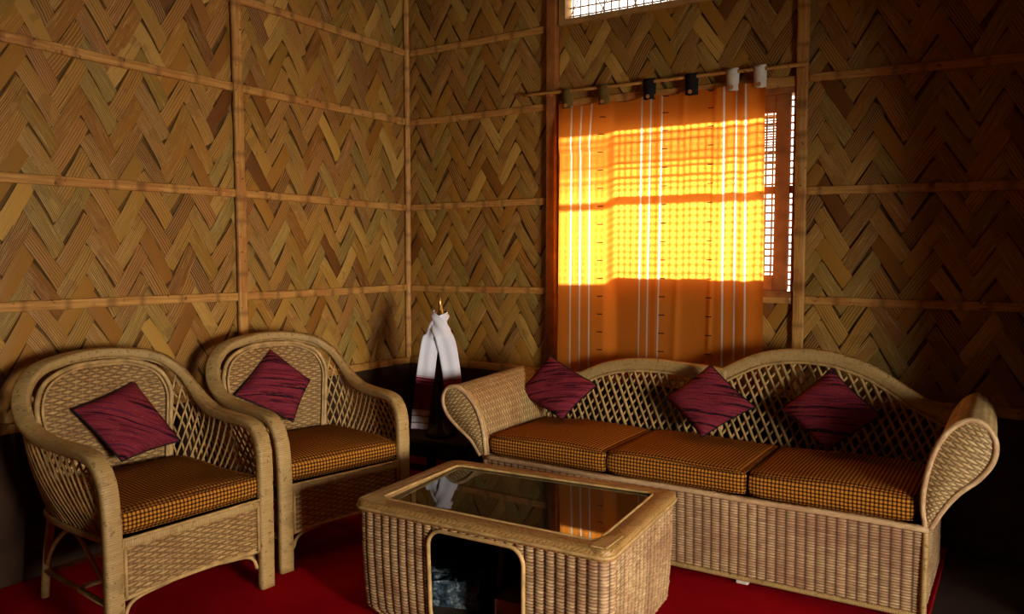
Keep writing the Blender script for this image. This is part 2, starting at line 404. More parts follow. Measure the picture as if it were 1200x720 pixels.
def lathe(mb, prof, c=(0, 0, 0), seg=24, wob=0):
    V = []; F = []; U = []
    for j, (r, z) in enumerate(prof):
        for k in range(seg): a = 2 * PI * k / seg; V.append((c[0] + r * math.cos(a), c[1] + r * math.sin(a), c[2] + z)); U.append((a * 0.1, z))
    for j in range(len(prof) - 1):
        for k in range(seg): F.append((j * seg + k, j * seg + (k + 1) % seg, (j + 1) * seg + (k + 1) % seg, (j + 1) * seg + k))
    F.append(tuple(range(seg))[::-1]); F.append(tuple((len(prof) - 1) * seg + k for k in range(seg)))
    return mb.add(V, F, U, None, True)

def weave(name, surf, W, H, m, parent, pu=0.036, pv=0.011, amp=0.004, mode='column', nu=6, nv=4, mask=None, **kw):
    """woven cane sheet as real relief. surf(u[0..W], v[0..H]) -> point arrays (..,3); displaced along the sheet's own normal"""
    cols = max(2, round(W / pu)); rows = max(2, round(H / pv)); NU = cols * nu; NV = rows * nv
    u = np.linspace(0, W, NU + 1); v = np.linspace(0, H, NV + 1); Ug, Vg = np.meshgrid(u, v)
    P = surf(Ug, Vg); gu = np.gradient(P, axis=1); gv = np.gradient(P, axis=0)
    N = np.cross(gu, gv); N /= np.linalg.norm(N, axis=2, keepdims=True) + 1e-12
    fu = Ug / W * cols; fv = Vg / H * rows
    rng = np.random.RandomState(len(name) + NU)
    row = np.minimum(np.floor(fv), rows - 1).astype(int); col = np.minimum(np.floor(fu), cols - 1).astype(int)
    prof = np.sqrt(np.clip(1 - (2 * (fv - row) - 1) ** 2, 0, 1))
    strand = rng.uniform(0.75, 1.1, rows)[row]
    if mode == 'column':      # every strand bulges between two stakes
        over = np.abs(np.sin(PI * fu)) ** 0.55; cj = rng.uniform(0.72, 1.08, cols)[col]
        h = prof * over * strand * cj
    else:                     # plain weave: over one stake, under the next
        over = 0.5 + 0.5 * np.cos(PI * fu + PI * row); stake = 0.42 * np.exp(-((fu - np.round(fu)) / 0.2) ** 2)
        h = np.maximum(prof * over ** 0.7 * strand, stake)
    h = h * rng.uniform(0.9, 1.0, h.shape)
    P = P + N * (h * amp)[..., None]
    V = P.reshape(-1, 3); idx = np.arange((NU + 1) * (NV + 1)).reshape(NV + 1, NU + 1)
    F = np.stack([idx[:-1, :-1], idx[:-1, 1:], idx[1:, 1:], idx[1:, :-1]], -1).reshape(-1, 4)
    if mask is not None:
        cu = (Ug[:-1, :-1] + Ug[1:, 1:]) / 2; cv = (Vg[:-1, :-1] + Vg[1:, 1:]) / 2
        F = F[mask(cu, cv).ravel()]
    uv = np.stack([Ug, Vg], -1).reshape(-1, 2)
    return tag(mesh_np(name, V, F, m, parent, True, uv, {'depth': h.reshape(-1)}), **kw)

def lerp_path(P, s):
    """point(s) at fraction s (array) of path P by arclength"""
    P = np.asarray(P, float); d = np.r_[0, np.cumsum(np.linalg.norm(np.diff(P, axis=0), axis=1))]; d /= d[-1]
    s = np.clip(s, 0, 1)
    return np.stack([np.interp(s, d, P[:, k]) for k in range(P.shape[1])], -1)

def canes(parent, surf, W, H, step, slope, top, r=0.0042, double=0.0, m=None, lift=0.0, name='cane', jit=0.15, bot=None):
    """diagonal canes over a (u,v) sheet, clipped under v<top(u); each one its own part"""
    m = m or M['cane']; k = -H / slope if slope > 0 else 0.0
    lo = min(0, -H / slope) if slope > 0 else 0.0; hi = W if slope > 0 else W + H / abs(slope)
    u0 = lo + step * 0.5; out = []
    while u0 < hi:
        for dd in ((-double / 2, double / 2) if double else (0,)):
            pts = []
            for t in np.linspace(0, 1, 40):
                v = H * t; u = u0 + dd + v / slope
                if 0 <= u <= W and v <= top(u) and v >= (bot(u) if bot else 0): pts.append((u, v))
            if len(pts) >= 4:
                q = np.array(pts)[:: max(1, len(pts) // 9)]; q = np.vstack([q, pts[-1]])
                p = surf(q[:, 0], q[:, 1], lift)
                mb = MB(); mb.sweep(p, r * R.uniform(0.9, 1.15), 6); out.append(mb.build(name, m, parent))
        u0 += step * R.uniform(1 - jit, 1 + jit)
    return out

# ------------------------------------------------------------------ the room shell
XL, YB, XR, YF, ZT = -3.343, 4.0, 3.3, -2.3, 3.35
ZP = 0.60      # top of the dark plinth
WX0, WX1, WZ0, WZ1 = -2.235, -0.945, 1.105, 2.075      # window opening
VX0, VX1, VZ0, VZ1 = -2.215, -0.96, 2.585, 3.0         # vent opening
ZR = (0.60, 1.079, 1.589, 2.118, 2.547, 3.05)          # heights of the horizontal laths

MB().box((XL - 0.15, YF - 0.15, -0.12), (XR + 0.15, YB + 0.08, -0.012)).build('floor', M['earth'], kind='structure')
cp = MB().box((XL + 0.03, YF + 0.1, -0.012), (-0.25, YB - 0.031, 0.0), None, 0.004).build('carpet', M['carpet'])
tag(cp, 'plain red carpet covering the floor under the sofa, table and armchairs', 'carpet')
MB().box((XL - 0.3, YF - 0.3, ZT), (XR + 0.3, YB + 1.45, ZT + 0.08)).build('ceiling', M['thatch'], kind='structure')

wl = MB().box((XL - 0.06, YF, ZP), (XL - 0.012, YB + 0.06, ZT)).build('wall_left', M['backing'], kind='structure')
b = MB()
for lo, hi in (((XL, ZP), (WX0, ZT)), ((WX1, ZP), (0.45, ZT)), ((WX0, ZP), (WX1, WZ0)), ((WX0, WZ1), (WX1, VZ0)), ((WX0, VZ1), (WX1, ZT)), ((0.45, -.1), (XR, ZT))):
    b.box((lo[0], YB + 0.012, lo[1]), (hi[0], YB + 0.06, hi[1]))
b.box((WX0, YB + 0.012, VZ0), (VX0, YB + 0.06, VZ1)); b.box((VX1, YB + 0.012, VZ0), (WX1, YB + 0.06, VZ1))
wb = b.build('wall_back', M['backing'], kind='structure')
# right side: the room narrows beside the sofa, the doorway wall stands further out
MB().box((0.25, 3.14, -.1), (0.33, YB + 0.012, ZT)).box((0.33, 3.14, -.1), (XR, 3.22, ZT)).build('wall_right', M['backing'], kind='structure')
b = MB().box((XR, YF, 0), (XR + 0.08, 0.4, ZT)).box((XR, 1.8, 0), (XR + 0.08, 3.22, ZT)).box((XR, 0.4, 2.0), (XR + 0.08, 1.8, ZT))
b.build('wall_doorway', M['backing'], kind='structure')
MB().box((XL - 0.06, YF - 0.08, 0), (XR + 0.08, YF, ZT)).build('wall_front', M['backing'], kind='structure')
MB().box((XL - 0.06, YF, -.1), (XL + 0.03, YB, ZP), None, 0.01).build('baseboard_left', M['plinth'], kind='structure')
MB().box((XL + 0.03, YB - 0.03, -.1), (0.25, YB + 0.06, ZP), None, 0.01).build('baseboard_back', M['plinth'], kind='structure')

# ---- bamboo mat: twill of split strips, each its own piece
TH = math.radians(58); CELL = 0.078; NT_ = 3
cu = np.array([math.cos(TH), math.sin(TH)]); cv_ = np.array([-math.cos(TH), math.sin(TH)])
SW = CELL * math.sin(2 * TH); SL = CELL * NT_
def strip_bm(seed):
    """one float of the twill in its own frame: x along, y across, z proud; ends dive under"""
    r = random.Random(seed); n = 6; L = SL + CELL * 0.42; W2 = SW * 0.5 * r.uniform(0.93, 0.985)
    V = []; U = []; F = []
    for i in range(n + 1):
        t = i / n; x = (t - 0.5) * L; e = math.sin(PI * t) ** 0.5
        skew = 0
        for j, y in enumerate((-W2, -W2 * 0.45, W2 * 0.5, W2)):
            y2 = y * r.uniform(0.97, 1.0)
            V.append((x + skew, y2, 0.0005 + 0.0085 * e + (0.0012 if 0 < j < 3 else -0.0012) + r.uniform(-0.0004, 0.0004))); U.append((x, y2))
    for i in range(n):
        for j in range(3): F.append((i * 4 + j, (i + 1) * 4 + j, (i + 1) * 4 + j + 1, i * 4 + j + 1))
    me = bpy.data.meshes.new('bamboo_strip'); me.from_pydata(V, [], F)
    l = me.uv_layers.new(name='UVMap')
    for lo in me.loops: l.data[lo.index].uv = U[lo.vertex_index]
    me.materials.append(M['strip']); me.polygons.foreach_set('use_smooth', [True] * len(me.polygons))
    return me
STRIPS = [strip_bm(k) for k in range(8)]
# projection used only to rank strips by how large they show
fwd = Vector((-math.sin(.5679) * math.cos(.0671), math.cos(.5679) * math.cos(.0671), -math.sin(.0671)))
rgt = Vector((math.cos(.5679), math.sin(.5679), 0)); upv = rgt.cross(fwd)
def shown(p, nrm):
    d = Vector(p) - Vector((0, 0, CAMH)); z = d.dot(fwd)
    if z < 0.3: return 0
    x = 600 + 945 * d.dot(rgt) / z; y = 360 - 945 * d.dot(upv) / z
    if not (-15 < x < 1215 and -15 < y < 735): return 0
    return abs(d.normalized().dot(nrm)) / z ** 2
def mat_wall(wall, regions, place, nrm, offs):
    """regions: (a0,a1,z0,z1) in wall coordinates; place(a,z)->matrix"""
    full = []; cut = []
    for (a0, a1, z0, z1) in regions:
        o = np.array([offs + R.uniform(0, .3), R.uniform(0, .2)])
        # cell range
        amax = int(8 / CELL)
        for i in range(-amax, amax):
            for j in range(-amax, amax):
                for typ in (0, 1):
                    if typ == 0:
                        if (i - j) % (2 * NT_) != 0: continue
                        c = cu * (i + NT_ / 2) + cv_ * (j + 0.5)
                    else:
                        if (j - i) % (2 * NT_) != 1: continue
                        c = cu * (i + 0.5) + cv_ * (j + NT_ / 2)
                    c = c * CELL + o + np.array([(a0 + a1) / 2, (z0 + z1) / 2]); a, z = c
                    if not (a0 - .12 < a < a1 + .12 and z0 - .15 < z < z1 + .15): continue
                    ang = TH if typ == 0 else PI - TH
                    ang += R.gauss(0, 0.030); a += R.gauss(0, .005); z += R.gauss(0, .005)
                    me = STRIPS[R.randrange(8)]
                    T2 = Matrix.Translation((a, z, R.uniform(0, 0.0025))) @ Matrix.Rotation(ang, 4, 'Z') @ Matrix.Rotation(R.gauss(0, .015), 4, 'X')
                    co = [T2 @ v.co for v in me.vertices]
                    xs = [q.x for q in co]; ys = [q.y for q in co]
                    inside = min(xs) >= a0 and max(xs) <= a1 and min(ys) >= z0 and max(ys) <= z1
                    if not inside:
                        if max(xs) < a0 + .01 or min(xs) > a1 - .01 or max(ys) < z0 + .01 or min(ys) > z1 - .01: continue
                    Wm = place(); s = shown(Wm @ Vector((a, z, 0)), nrm)
                    (full if inside else cut).append((s, me, T2, (a0, a1, z0, z1)))
    allp = sorted(full + cut, key=lambda q: -q[0]); sc = {id(q): k for k, q in enumerate(allp)}
    Wm = place(); rest = bmesh.new()
    for k, q in enumerate(allp):
        s, me, T2, (a0, a1, z0, z1) = q
        isfull = q in full if False else None
        co = [T2 @ v.co for v in me.vertices]
        inside = min(c.x for c in co) >= a0 and max(c.x for c in co) <= a1 and min(c.y for c in co) >= z0 and max(c.y for c in co) <= z1
        own = k < 299 and s > 0
        if own and inside:
            ob = bpy.data.objects.new('bamboo_strip', me); ob.matrix_world = Wm @ T2; link(ob, wall); continue
        bm = bmesh.new(); bm.from_mesh(me); bm.transform(T2)
        if not inside:
            for co_, no in (((a0, 0, 0), (-1, 0, 0)), ((a1, 0, 0), (1, 0, 0)), ((0, z0, 0), (0, -1, 0)), ((0, z1, 0), (0, 1, 0))):
                bmesh.ops.bisect_plane(bm, geom=bm.verts[:] + bm.edges[:] + bm.faces[:], plane_co=co_, plane_no=no, clear_outer=True)
            if len(bm.faces) == 0: bm.free(); continue
        if own:
            m2 = bpy.data.meshes.new('bamboo_strip'); bm.to_mesh(m2); m2.materials.append(M['strip'])
            ob = bpy.data.objects.new('bamboo_strip', m2); ob.matrix_world = Wm; link(ob, wall); bm.free()
        else:
            m2 = bpy.data.meshes.new('tmp'); bm.to_mesh(m2); bm.free(); rest.from_mesh(m2); bpy.data.meshes.remove(m2)
    m2 = bpy.data.meshes.new('bamboo_matting'); rest.to_mesh(m2); rest.free(); m2.materials.append(M['strip'])
    ob = bpy.data.objects.new('bamboo_matting', m2); ob.matrix_world = Wm; link(ob, wall); ob['kind'] = 'stuff'
def pl_left(): # wall coordinate a = -? : a runs along +Y, normal +X
    return Matrix(((0, 0, 1, XL - 0.010), (1, 0, 0, 0), (0, 1, 0, 0), (0, 0, 0, 1)))
def pl_back(): # a along X (mirrored so the normal faces -Y)
    return Matrix(((1, 0, 0, 0), (0, 0, -1, YB + 0.010), (0, 1, 0, 0), (0, 0, 0, 1)))
mat_wall(wl, [(0.2, 2.687, ZP, ZT), (2.687, YB, ZP, ZT)], pl_left, Vector((1, 0, 0)), 0.03)
mat_wall(wb, [(XL, -2.272, ZP, ZT), (-2.272, WX0, ZP, ZT), (WX0, WX1, ZP, WZ0), (WX0, WX1, WZ1, VZ0), (WX0, WX1, VZ1, ZT), (WX1, 0.25, ZP, ZT)], pl_back, Vector((0, -1, 0)), 0.0)

# ---- laths nailed over the mat
def lath(parent, p0, p1, wdt=0.040, th=0.016, nrm=(0, -1, 0), name='bamboo_lath', bow=0.004):
    p0, p1 = Vector(p0), Vector(p1); L = (p1 - p0).length; n = max(6, int(L / 0.022)); P = []; N = []
    side = Vector(nrm).cross(p1 - p0).normalized(); ph = R.uniform(0, 6)
    for i in range(n + 1):
        t = i / n; P.append(p0.lerp(p1, t) + side * bow * math.sin(ph + t * L * 2.3) + side * R.uniform(-.0008, .0008)); N.append(nrm)
    V, F, U, A = sweep(P, 1, 8, N, (wdt, th)); m = len(V) // (n + 1)
    nd = [R.uniform(0.03, 0.15)]
    while nd[-1] < L: nd.append(nd[-1] + R.uniform(0.10, 0.26))
    A = []
    V2 = []
    for i in range(n + 1):
        l = L * i / n; d = min(abs(l - q) for q in nd); f = 1.08 if d < 0.026 else 1.0
        for k in range(m):
            V2.append(Vector(V[i * m + k]) if f == 1 else Vector(P[i]) + (Vector(V[i * m + k]) - Vector(P[i])) * f); A.append(0.5 if d < 0.012 else 0.0)
    mb = MB(); mb.add(V2, F, U, A, True); return mb.build(name, M['batten'], parent)
for z in ZR[1:]:
    lath(wl, (XL + .008, 0.2, z + .01), (XL + .008, YB - .02, z), 0.040, .018, (1, 0, 0))
    for a0, a1 in ((XL + .03, -2.30), (-0.90, 0.25)):
        lath(wb, (a0, YB - .008, z), (a1, YB - .008, z - (0.012 if a1 > 0 else 0)), 0.038, .016)
lath(wl, (XL + .012, 0.2, ZP + .015), (XL + .012, YB - .02, ZP + .015), 0.045, .03, (1, 0, 0))
lath(wb, (XL + .03, YB - .012, ZP + .015), (0.25, YB - .012, ZP + .015), 0.045, .03)
lath(wl, (XL + .02, 2.687, ZP), (XL + .02, 2.687, ZT), 0.052, .022, (1, 0, 0), bow=.003)
lath(wl, (XL + .02, 1.25, ZP), (XL + .02, 1.25, ZT), 0.052, .022, (1, 0, 0), bow=.003)
lath(wb, (XL + .018, YB - .018, ZP), (XL + .018, YB - .018, ZT), 0.034, .034, (.7, -.7, 0), bow=.002)
MB().box((-2.300, YB - .042, ZP), (-2.244, YB + .012, ZT), None, .004).build('post', M['wood'], wb, label='red-brown square post left of the window')
lath(wb, (-0.918, YB - .022, ZP), (-0.918, YB - .022, ZT), 0.052, .022, bow=.003)
lath(wb, (WX0, YB - .010, 1.079), (WX1, YB - .010, 1.075), 0.036, .016)
lath(wb, (WX0, YB - .010, 2.118), (WX1, YB - .010, 2.112), 0.050, .016)

# ------------------------------------------------------------------ window and vent
b = MB(); t = .035
b.box((WX0, YB - .02, WZ0), (WX0 + t, YB + .07, WZ1), None, .003).box((WX1 - .012, YB - .02, WZ0), (WX1, YB + .07, WZ1), None, .003)
b.box((WX0, YB - .02, WZ1 - .018), (WX1, YB + .07, WZ1 + .012), None, .003).box((WX0, YB - .02, WZ0 - .022), (WX1, YB + .07, WZ0 + .012), None, .003)
win = b.build('window_1', M['wood'], kind='structure')
MB().box((-1.045, YB - .004, WZ0 + .012), (-0.975, YB + .022, WZ1 - .018), None, .004).build('upright_board', M['wood'], win)
MB().box((WX0 + t, YB + .0, WZ0 + .012), (-1.045, YB + .028, 1.192), None, .003).build('bottom_rail', M['wood'], win)
MB().box((WX0 + t, YB + .0, 1.975), (-1.045, YB + .028, WZ1 - .018), None, .003).build('top_rail', M['wood'], win)
MB().box((WX0 + t, YB + .0, 1.585), (-1.045, YB + .028, 1.622), None, .003).build('middle_rail', M['wood'], win)
MB().box((-0.975, YB + .0, 1.585), (WX1 - .012, YB + .028, 1.622), None, .003).build('middle_rail', M['wood'], win)
def lattice(name, parent, x0, x1, z0, z1, px, pz, r, y, cross=0):
    b = MB(); x = x0 + px / 2
    while x < x1:
        xx = x + R.uniform(-.003, .003); b.sweep([(xx, y, z0), (xx + R.uniform(-.003, .003), y, z1)], r, 5); x += px
    z = z0 + pz / 2
    while z < z1:
        zz = z + R.uniform(-.003, .003); b.sweep([(x0, y + r * 1.6, zz), (x1, y + r * 1.6, zz + R.uniform(-.004, .004))], r, 5); z += pz
    if cross:
        k = x0
        while k < x1 - pz * cross:
            b.sweep([(k, y - r * 1.5, z0), (k + (z1 - z0) * .55, y - r * 1.5, z1)], r * .7, 5)
            b.sweep([(k + (z1 - z0) * .55, y - r * 2.2, z0), (k, y - r * 2.2, z1)], r * .7, 5); k += cross
    return b.build(name, M['lattice_out'], parent, kind='stuff')
lattice('cane_lattice', win, WX0 + .035, WX1 - .012, WZ0 + .012, WZ1 - .018, .036, .036, .0052, YB + .045)
# added unseen slats outside the window, spaced to dim the curtain's upper half
b = MB()
for z, hz in [(1.705, .006), (1.735, .010), (1.765, .006), (1.790, .010)] + [(1.812 + .013 * q, .0062) for q in range(13)]: b.box((WX0 + .03, YB + .056, z), (-1.05, YB + .062, z + hz))
b.build('dimming_slats', M['lattice_out'], win, kind='stuff')
b = MB()
b.box((VX0 - .02, YB - .02, VZ0 - .03), (VX1 + .02, YB + .06, VZ0), None, .003).box((VX0 - .02, YB - .02, VZ1), (VX1 + .02, YB + .06, VZ1 + .03), None, .003)
b.box((VX0 - .02, YB - .02, VZ0), (VX0 + .022, YB + .06, VZ1), None, .003).box((VX1 - .02, YB - .02, VZ0), (VX1 + .02, YB + .06, VZ1), None, .003)
vent = b.build('window_2', M['palewood'], kind='structure')
lattice('cane_lattice', vent, VX0 + .022, VX1 - .02, VZ0, VZ1, .047, .047, .0045, YB + .03, .19)
# outside ground
MB().box((-12, YB + .1, -.35), (10, 22, -.25)).build('ground', M['ground'], kind='structure')

# ------------------------------------------------------------------ curtain and its rod
rod = thing('curtain_rod', 'thin bamboo rod across the top of the window carrying the orange curtain', 'curtain rod', (-1.6, 3.93, 2.18))
RP = [(-2.43, 3.93, 2.186), (-1.9, 3.932, 2.178), (-1.3, 3.928, 2.176), (-0.885, 3.93, 2.170)]
b = MB(); b.sweep(smooth_path([(p[0] + 1.6, p[1] - 3.93, p[2] - 2.18) for p in RP], 8), .0085, 8); b.build('pole', M['batten'], rod)
for x in (-2.27, -0.92):
    b = MB(); b.box((x + 1.6 - .012, -.004, -.018), (x + 1.6 + .012, .046, .004), None, .002); b.build('bracket', M['wood'], rod)
CX0, CX1, CT, CB = -2.165, -1.078, 2.118, 0.64
cur = thing('curtain', 'orange handloom curtain with white lines hanging over the sunlit window', 'curtain', (-1.65, 3.93, CT))
def cur_y(u, v):      # v 0 top .. 1 bottom; offset toward the room
    st = 1 / (1 + np.exp(-(0.262 - u) / 0.006)); g = np.clip(v * 6, 0, 1)
    y = 0.004 + 0.085 * st * g * (0.75 + .25 * v)
    y = y + 0.006 * np.sin(u * 15 + 1.0) * (0.35 + v * .65) + 0.010 * np.exp(-((u - (0.625 - .03 * v)) / .016) ** 2)
    rt = 1 / (1 + np.exp(-(u - .77) / .015)); y = y + rt * (0.004 + 0.012 * np.sin((u - .77) * 56) * (1 - .7 * v))
    y = y + 0.012 * np.exp(-((u - (.78 - .03 * v)) / .012) ** 2)
    return y
NUc, NVc = 190, 100
U_, V_ = np.meshgrid(np.linspace(0, 1, NUc + 1), np.linspace(0, 1, NVc + 1))
tabs_u = [(x - CX0) / (CX1 - CX0) for x in (-2.15, -1.93, -1.67, -1.445, -1.237, -1.105)]
sag = np.zeros_like(U_)
tu = np.array([-.02] + tabs_u + [1.03])
for a, b_ in zip(tu[:-1], tu[1:]):
    mm = (U_ >= a) & (U_ <= b_); sag = np.where(mm, np.sin(np.clip((U_ - a) / (b_ - a), 0, 1) * PI) * min(0.03, (b_ - a) * .12), sag)
Xc = CX0 + (CX1 - CX0) * U_ + 0.012 * V_ * np.sin(U_ * 9) + 0.008 * (V_ - .5) * (U_ > .9) - .045 * np.clip(1 - V_ * 5, 0, 1) * np.clip(1 - U_ / .3, 0, 1)
Zc = CT - sag * np.exp(-V_ * 12) - V_ * (CT - CB) + 0.01 * U_
Yc = 3.950 - cur_y(U_, V_)
P_ = np.stack([Xc + 1.65, Yc - 3.93, Zc - CT], -1).reshape(-1, 3)
idx = np.arange((NUc + 1) * (NVc + 1)).reshape(NVc + 1, NUc + 1)
Fq = np.stack([idx[:-1, :-1], idx[1:, :-1], idx[1:, 1:], idx[:-1, 1:]], -1).reshape(-1, 4)
mesh_np('cloth', P_, Fq, M['curtain'], cur, True, np.stack([U_, V_], -1).reshape(-1, 2))
tabm = ['olive', 'olive', 'black', 'black', 'white', 'white']
for (u, mk) in zip(tabs_u, tabm):
    x = CX0 + (CX1 - CX0) * u; hw = .026 if mk != 'black' else .029
    b = MB(); path = [(x, 3.945, CT - .03), (x, 3.947, 2.15), (x, 3.946, 2.176), (x, 3.940, 2.189), (x, 3.930, 2.193), (x, 3.920, 2.188), (x, 3.915, 2.174), (x, 3.918, 2.14), (x, 3.925, CT - .012), (x, 3.927, CT - .03)]
    path = [(p[0] + 1.65, p[1] - 3.93, p[2] - CT) for p in path]
    P2 = smooth_path(path, 3); b.sweep(P2, 1, 8, [(0, -1 if i < 0 else 1, 0.01) for i in range(len(P2))] if False else None, (2 * hw, .003) if False else None) if False else None
    V = []; F = []
    for i, p in enumerate(P2):
        d = P2[min(i + 1, len(P2) - 1)] - P2[max(i - 1, 0)]; nn = np.array([0, -d[2], d[1]]); nn /= np.linalg.norm(nn) + 1e-9
        for sx, tt in ((-hw, -.0012), (hw, -.0012), (hw, .0012), (-hw, .0012)): V.append((p[0] + sx, p[1] + nn[1] * tt, p[2] + nn[2] * tt))
    for i in range(len(P2) - 1):
        for k in range(4): F.append((i * 4 + k, i * 4 + (k + 1) % 4, i * 4 + 4 + (k + 1) % 4, i * 4 + 4 + k))
    F += [(3, 2, 1, 0), tuple(len(V) - 4 + k for k in range(4))]
    b.add(V, F, None, None, True); b.build('tab', M[mk], cur, label={'olive': 'olive cloth tab', 'black': 'black cloth tab', 'white': 'white cloth tab'}[mk])
    b = MB(); V = []; n = 12
    for y in (0, -.005):
        for k in range(n): V.append((x + 1.65 + .010 * math.cos(2 * PI * k / n), 3.912 - 3.93 + y, -.018 + .010 * math.sin(2 * PI * k / n)))
    F = [tuple(range(n)), tuple(range(2 * n - 1, n - 1, -1))] + [(k, n + k, n + (k + 1) % n, (k + 1) % n) for k in range(n)]
    b.add(V, F).build('button', M['button'], cur)

# ------------------------------------------------------------------ cushions and pillows
def cushion(name, sx, sy, sz, label, cat, loc, rz, group, seed=0, parent_mat='gingham', puff=0.018, warp=None, trapez=0.0):
    """box cushion, rounded edges, puffed top, piping round both edges; origin at the base centre"""
    r = random.Random(seed); n = 22; k = 8; V = []; F = []; U = []; index = {}
    ph = [r.uniform(0, 6) for _ in range(6)]
    def P(a, b_, c):      # a,b,c in -1..1 on the cube surface -> rounded box
        rad = 0.022; hx, hy, hz = sx / 2, sy / 2, sz / 2
        p = np.array([a * hx, b_ * hy, c * hz]); q = np.array([np.clip(p[0], -hx + rad, hx - rad), np.clip(p[1], -hy + rad, hy - rad), np.clip(p[2], -hz + rad, hz - rad)])
        d = p - q; l = np.linalg.norm(d); p = q + d / l * rad if l > 1e-9 else p
        bulge = (1 - a * a) * (1 - b_ * b_)
        if c > .99: p[2] += puff * bulge ** .5 + .003 * math.sin(a * 5 + ph[0]) * math.sin(b_ * 4 + ph[1]) * (bulge) + .002 * math.sin(a * 13 + b_ * 7 + ph[2]) * bulge
        if abs(a) > .99: p[0] += math.copysign(.006, a) * (1 - c * c)
        if abs(b_) > .99: p[1] += math.copysign(.006, b_) * (1 - c * c)
        p[2] += .004 * math.sin(a * 3 + ph[3]) * (c > 0); p[1] *= 1 + trapez * p[0] / sx
        return p
    def face(f, nu, nv, uvf):
        base = len(V)
        for j in range(nv + 1):
            for i in range(nu + 1):
                a, b_ = -1 + 2 * i / nu, -1 + 2 * j / nv; c = f(a, b_); p = P(*c); V.append(p); U.append(uvf(p))
        for j in range(nv):
            for i in range(nu):
                q = base + j * (nu + 1) + i; F.append((q, q + 1, q + nu + 2, q + nu + 1))
    xy = lambda p: (p[0], p[1]); xz = lambda p: (p[0], p[2]); yz = lambda p: (p[1], p[2])
    face(lambda a, b_: (a, b_, 1), n, n, xy); face(lambda a, b_: (-a, b_, -1), n, n, xy)
    face(lambda a, b_: (1, a, b_), n, k, yz); face(lambda a, b_: (-1, -a, b_), n, k, yz)
    face(lambda a, b_: (-a, 1, b_), n, k, xz); face(lambda a, b_: (a, -1, b_), n, k, xz)
    t = thing(name, label, cat, loc, rz, group)
    V = np.array(V) + [0, 0, sz / 2]
    body = mesh_np('cover', V, F, M[parent_mat], t, True, U)
    for s in (1, -1):
        pts = []
        for q in range(64):
            a = 2 * PI * q / 64; ca, sa = math.cos(a), math.sin(a); m_ = max(abs(ca), abs(sa)); p = P(ca / m_ * .999, sa / m_ * .999, s * .8)
            pts.append((p[0] * 1.0, p[1] * 1.0, p[2] + sz / 2 + s * .006))
        b = MB(); b.sweep(pts, .0038, 6, closed=True); b.build('piping', M[parent_mat], body)
    return t
def scatter_pillow(label, corners, group, seed, puff=0.055, hroll=0):
    """square scatter pillow from its four corners (top, right, bottom, left); origin at its lowest corner"""
    r = random.Random(seed); c = [np.array(q, float) for q in corners]; o = min(c, key=lambda q: q[2]).copy(); c = [q - o for q in c]
    n = 26; nn = np.cross(c[1] - c[0], c[3] - c[0]); nn /= np.linalg.norm(nn)
    if nn @ (np.array([0, 0, CAMH]) - o) < 0: nn = -nn
    V = []; F = []; U = []; ph = [r.uniform(0, 6) for _ in range(4)]; s1 = np.linalg.norm(c[1] - c[0]); s2 = np.linalg.norm(c[3] - c[0])
    er = (c[1] - c[3]); er /= np.linalg.norm(er); eu = np.cross(nn, er)
    for side in (1, -1):
        base = len(V)
        for j in range(n + 1):
            for i in range(n + 1):
                a, b_ = i / n, j / n; A, B = 2 * a - 1, 2 * b_ - 1
                pin = 1 - .055 * (1 - A * A) * abs(B) ** 3; pin2 = 1 - .055 * (1 - B * B) * abs(A) ** 3
                a2, b2 = .5 + A * pin2 / 2, .5 + B * pin / 2
                p = c[0] * (1 - a2) * (1 - b2) + c[1] * a2 * (1 - b2) + c[2] * a2 * b2 + c[3] * (1 - a2) * b2
                h = puff * ((1 - A ** 4) * (1 - B ** 4)) ** .62 + .003 * math.sin(A * 6 + ph[0]) * math.sin(B * 5 + ph[1]) * (1 - A * A) * (1 - B * B)
                q_ = p + nn * (side * h + puff * .62); V.append(q_); d = p - c[0]; U.append((d @ er + seed * .3, d @ eu + hroll * (d @ er) + seed * .37))
        for j in range(n):
            for i in range(n):
                q = base + j * (n + 1) + i; f = (q, q + 1, q + n + 2, q + n + 1); F.append(f if side > 0 else f[::-1])
    t = thing('throw_pillow', label, 'pillow', tuple(o), 0, group)
    body = mesh_np('cover', np.array(V), F, M['pillow'], t, True, U)
    pts = []
    for k in range(80):
        q = k / 20; e = int(q) % 4; f = q - int(q); A = 2 * f - 1
        p = c[e] * (1 - f) + c[(e + 1) % 4] * f; cen = sum(c) / 4; mid = (c[e] + c[(e + 1) % 4]) / 2
        p = p + (cen - mid) * .055 * (1 - A * A); pts.append(p + nn * puff * .62)
    b = MB(); b.sweep(pts, .0035, 6, closed=True); b.build('piping', M['black'], body)
    return t

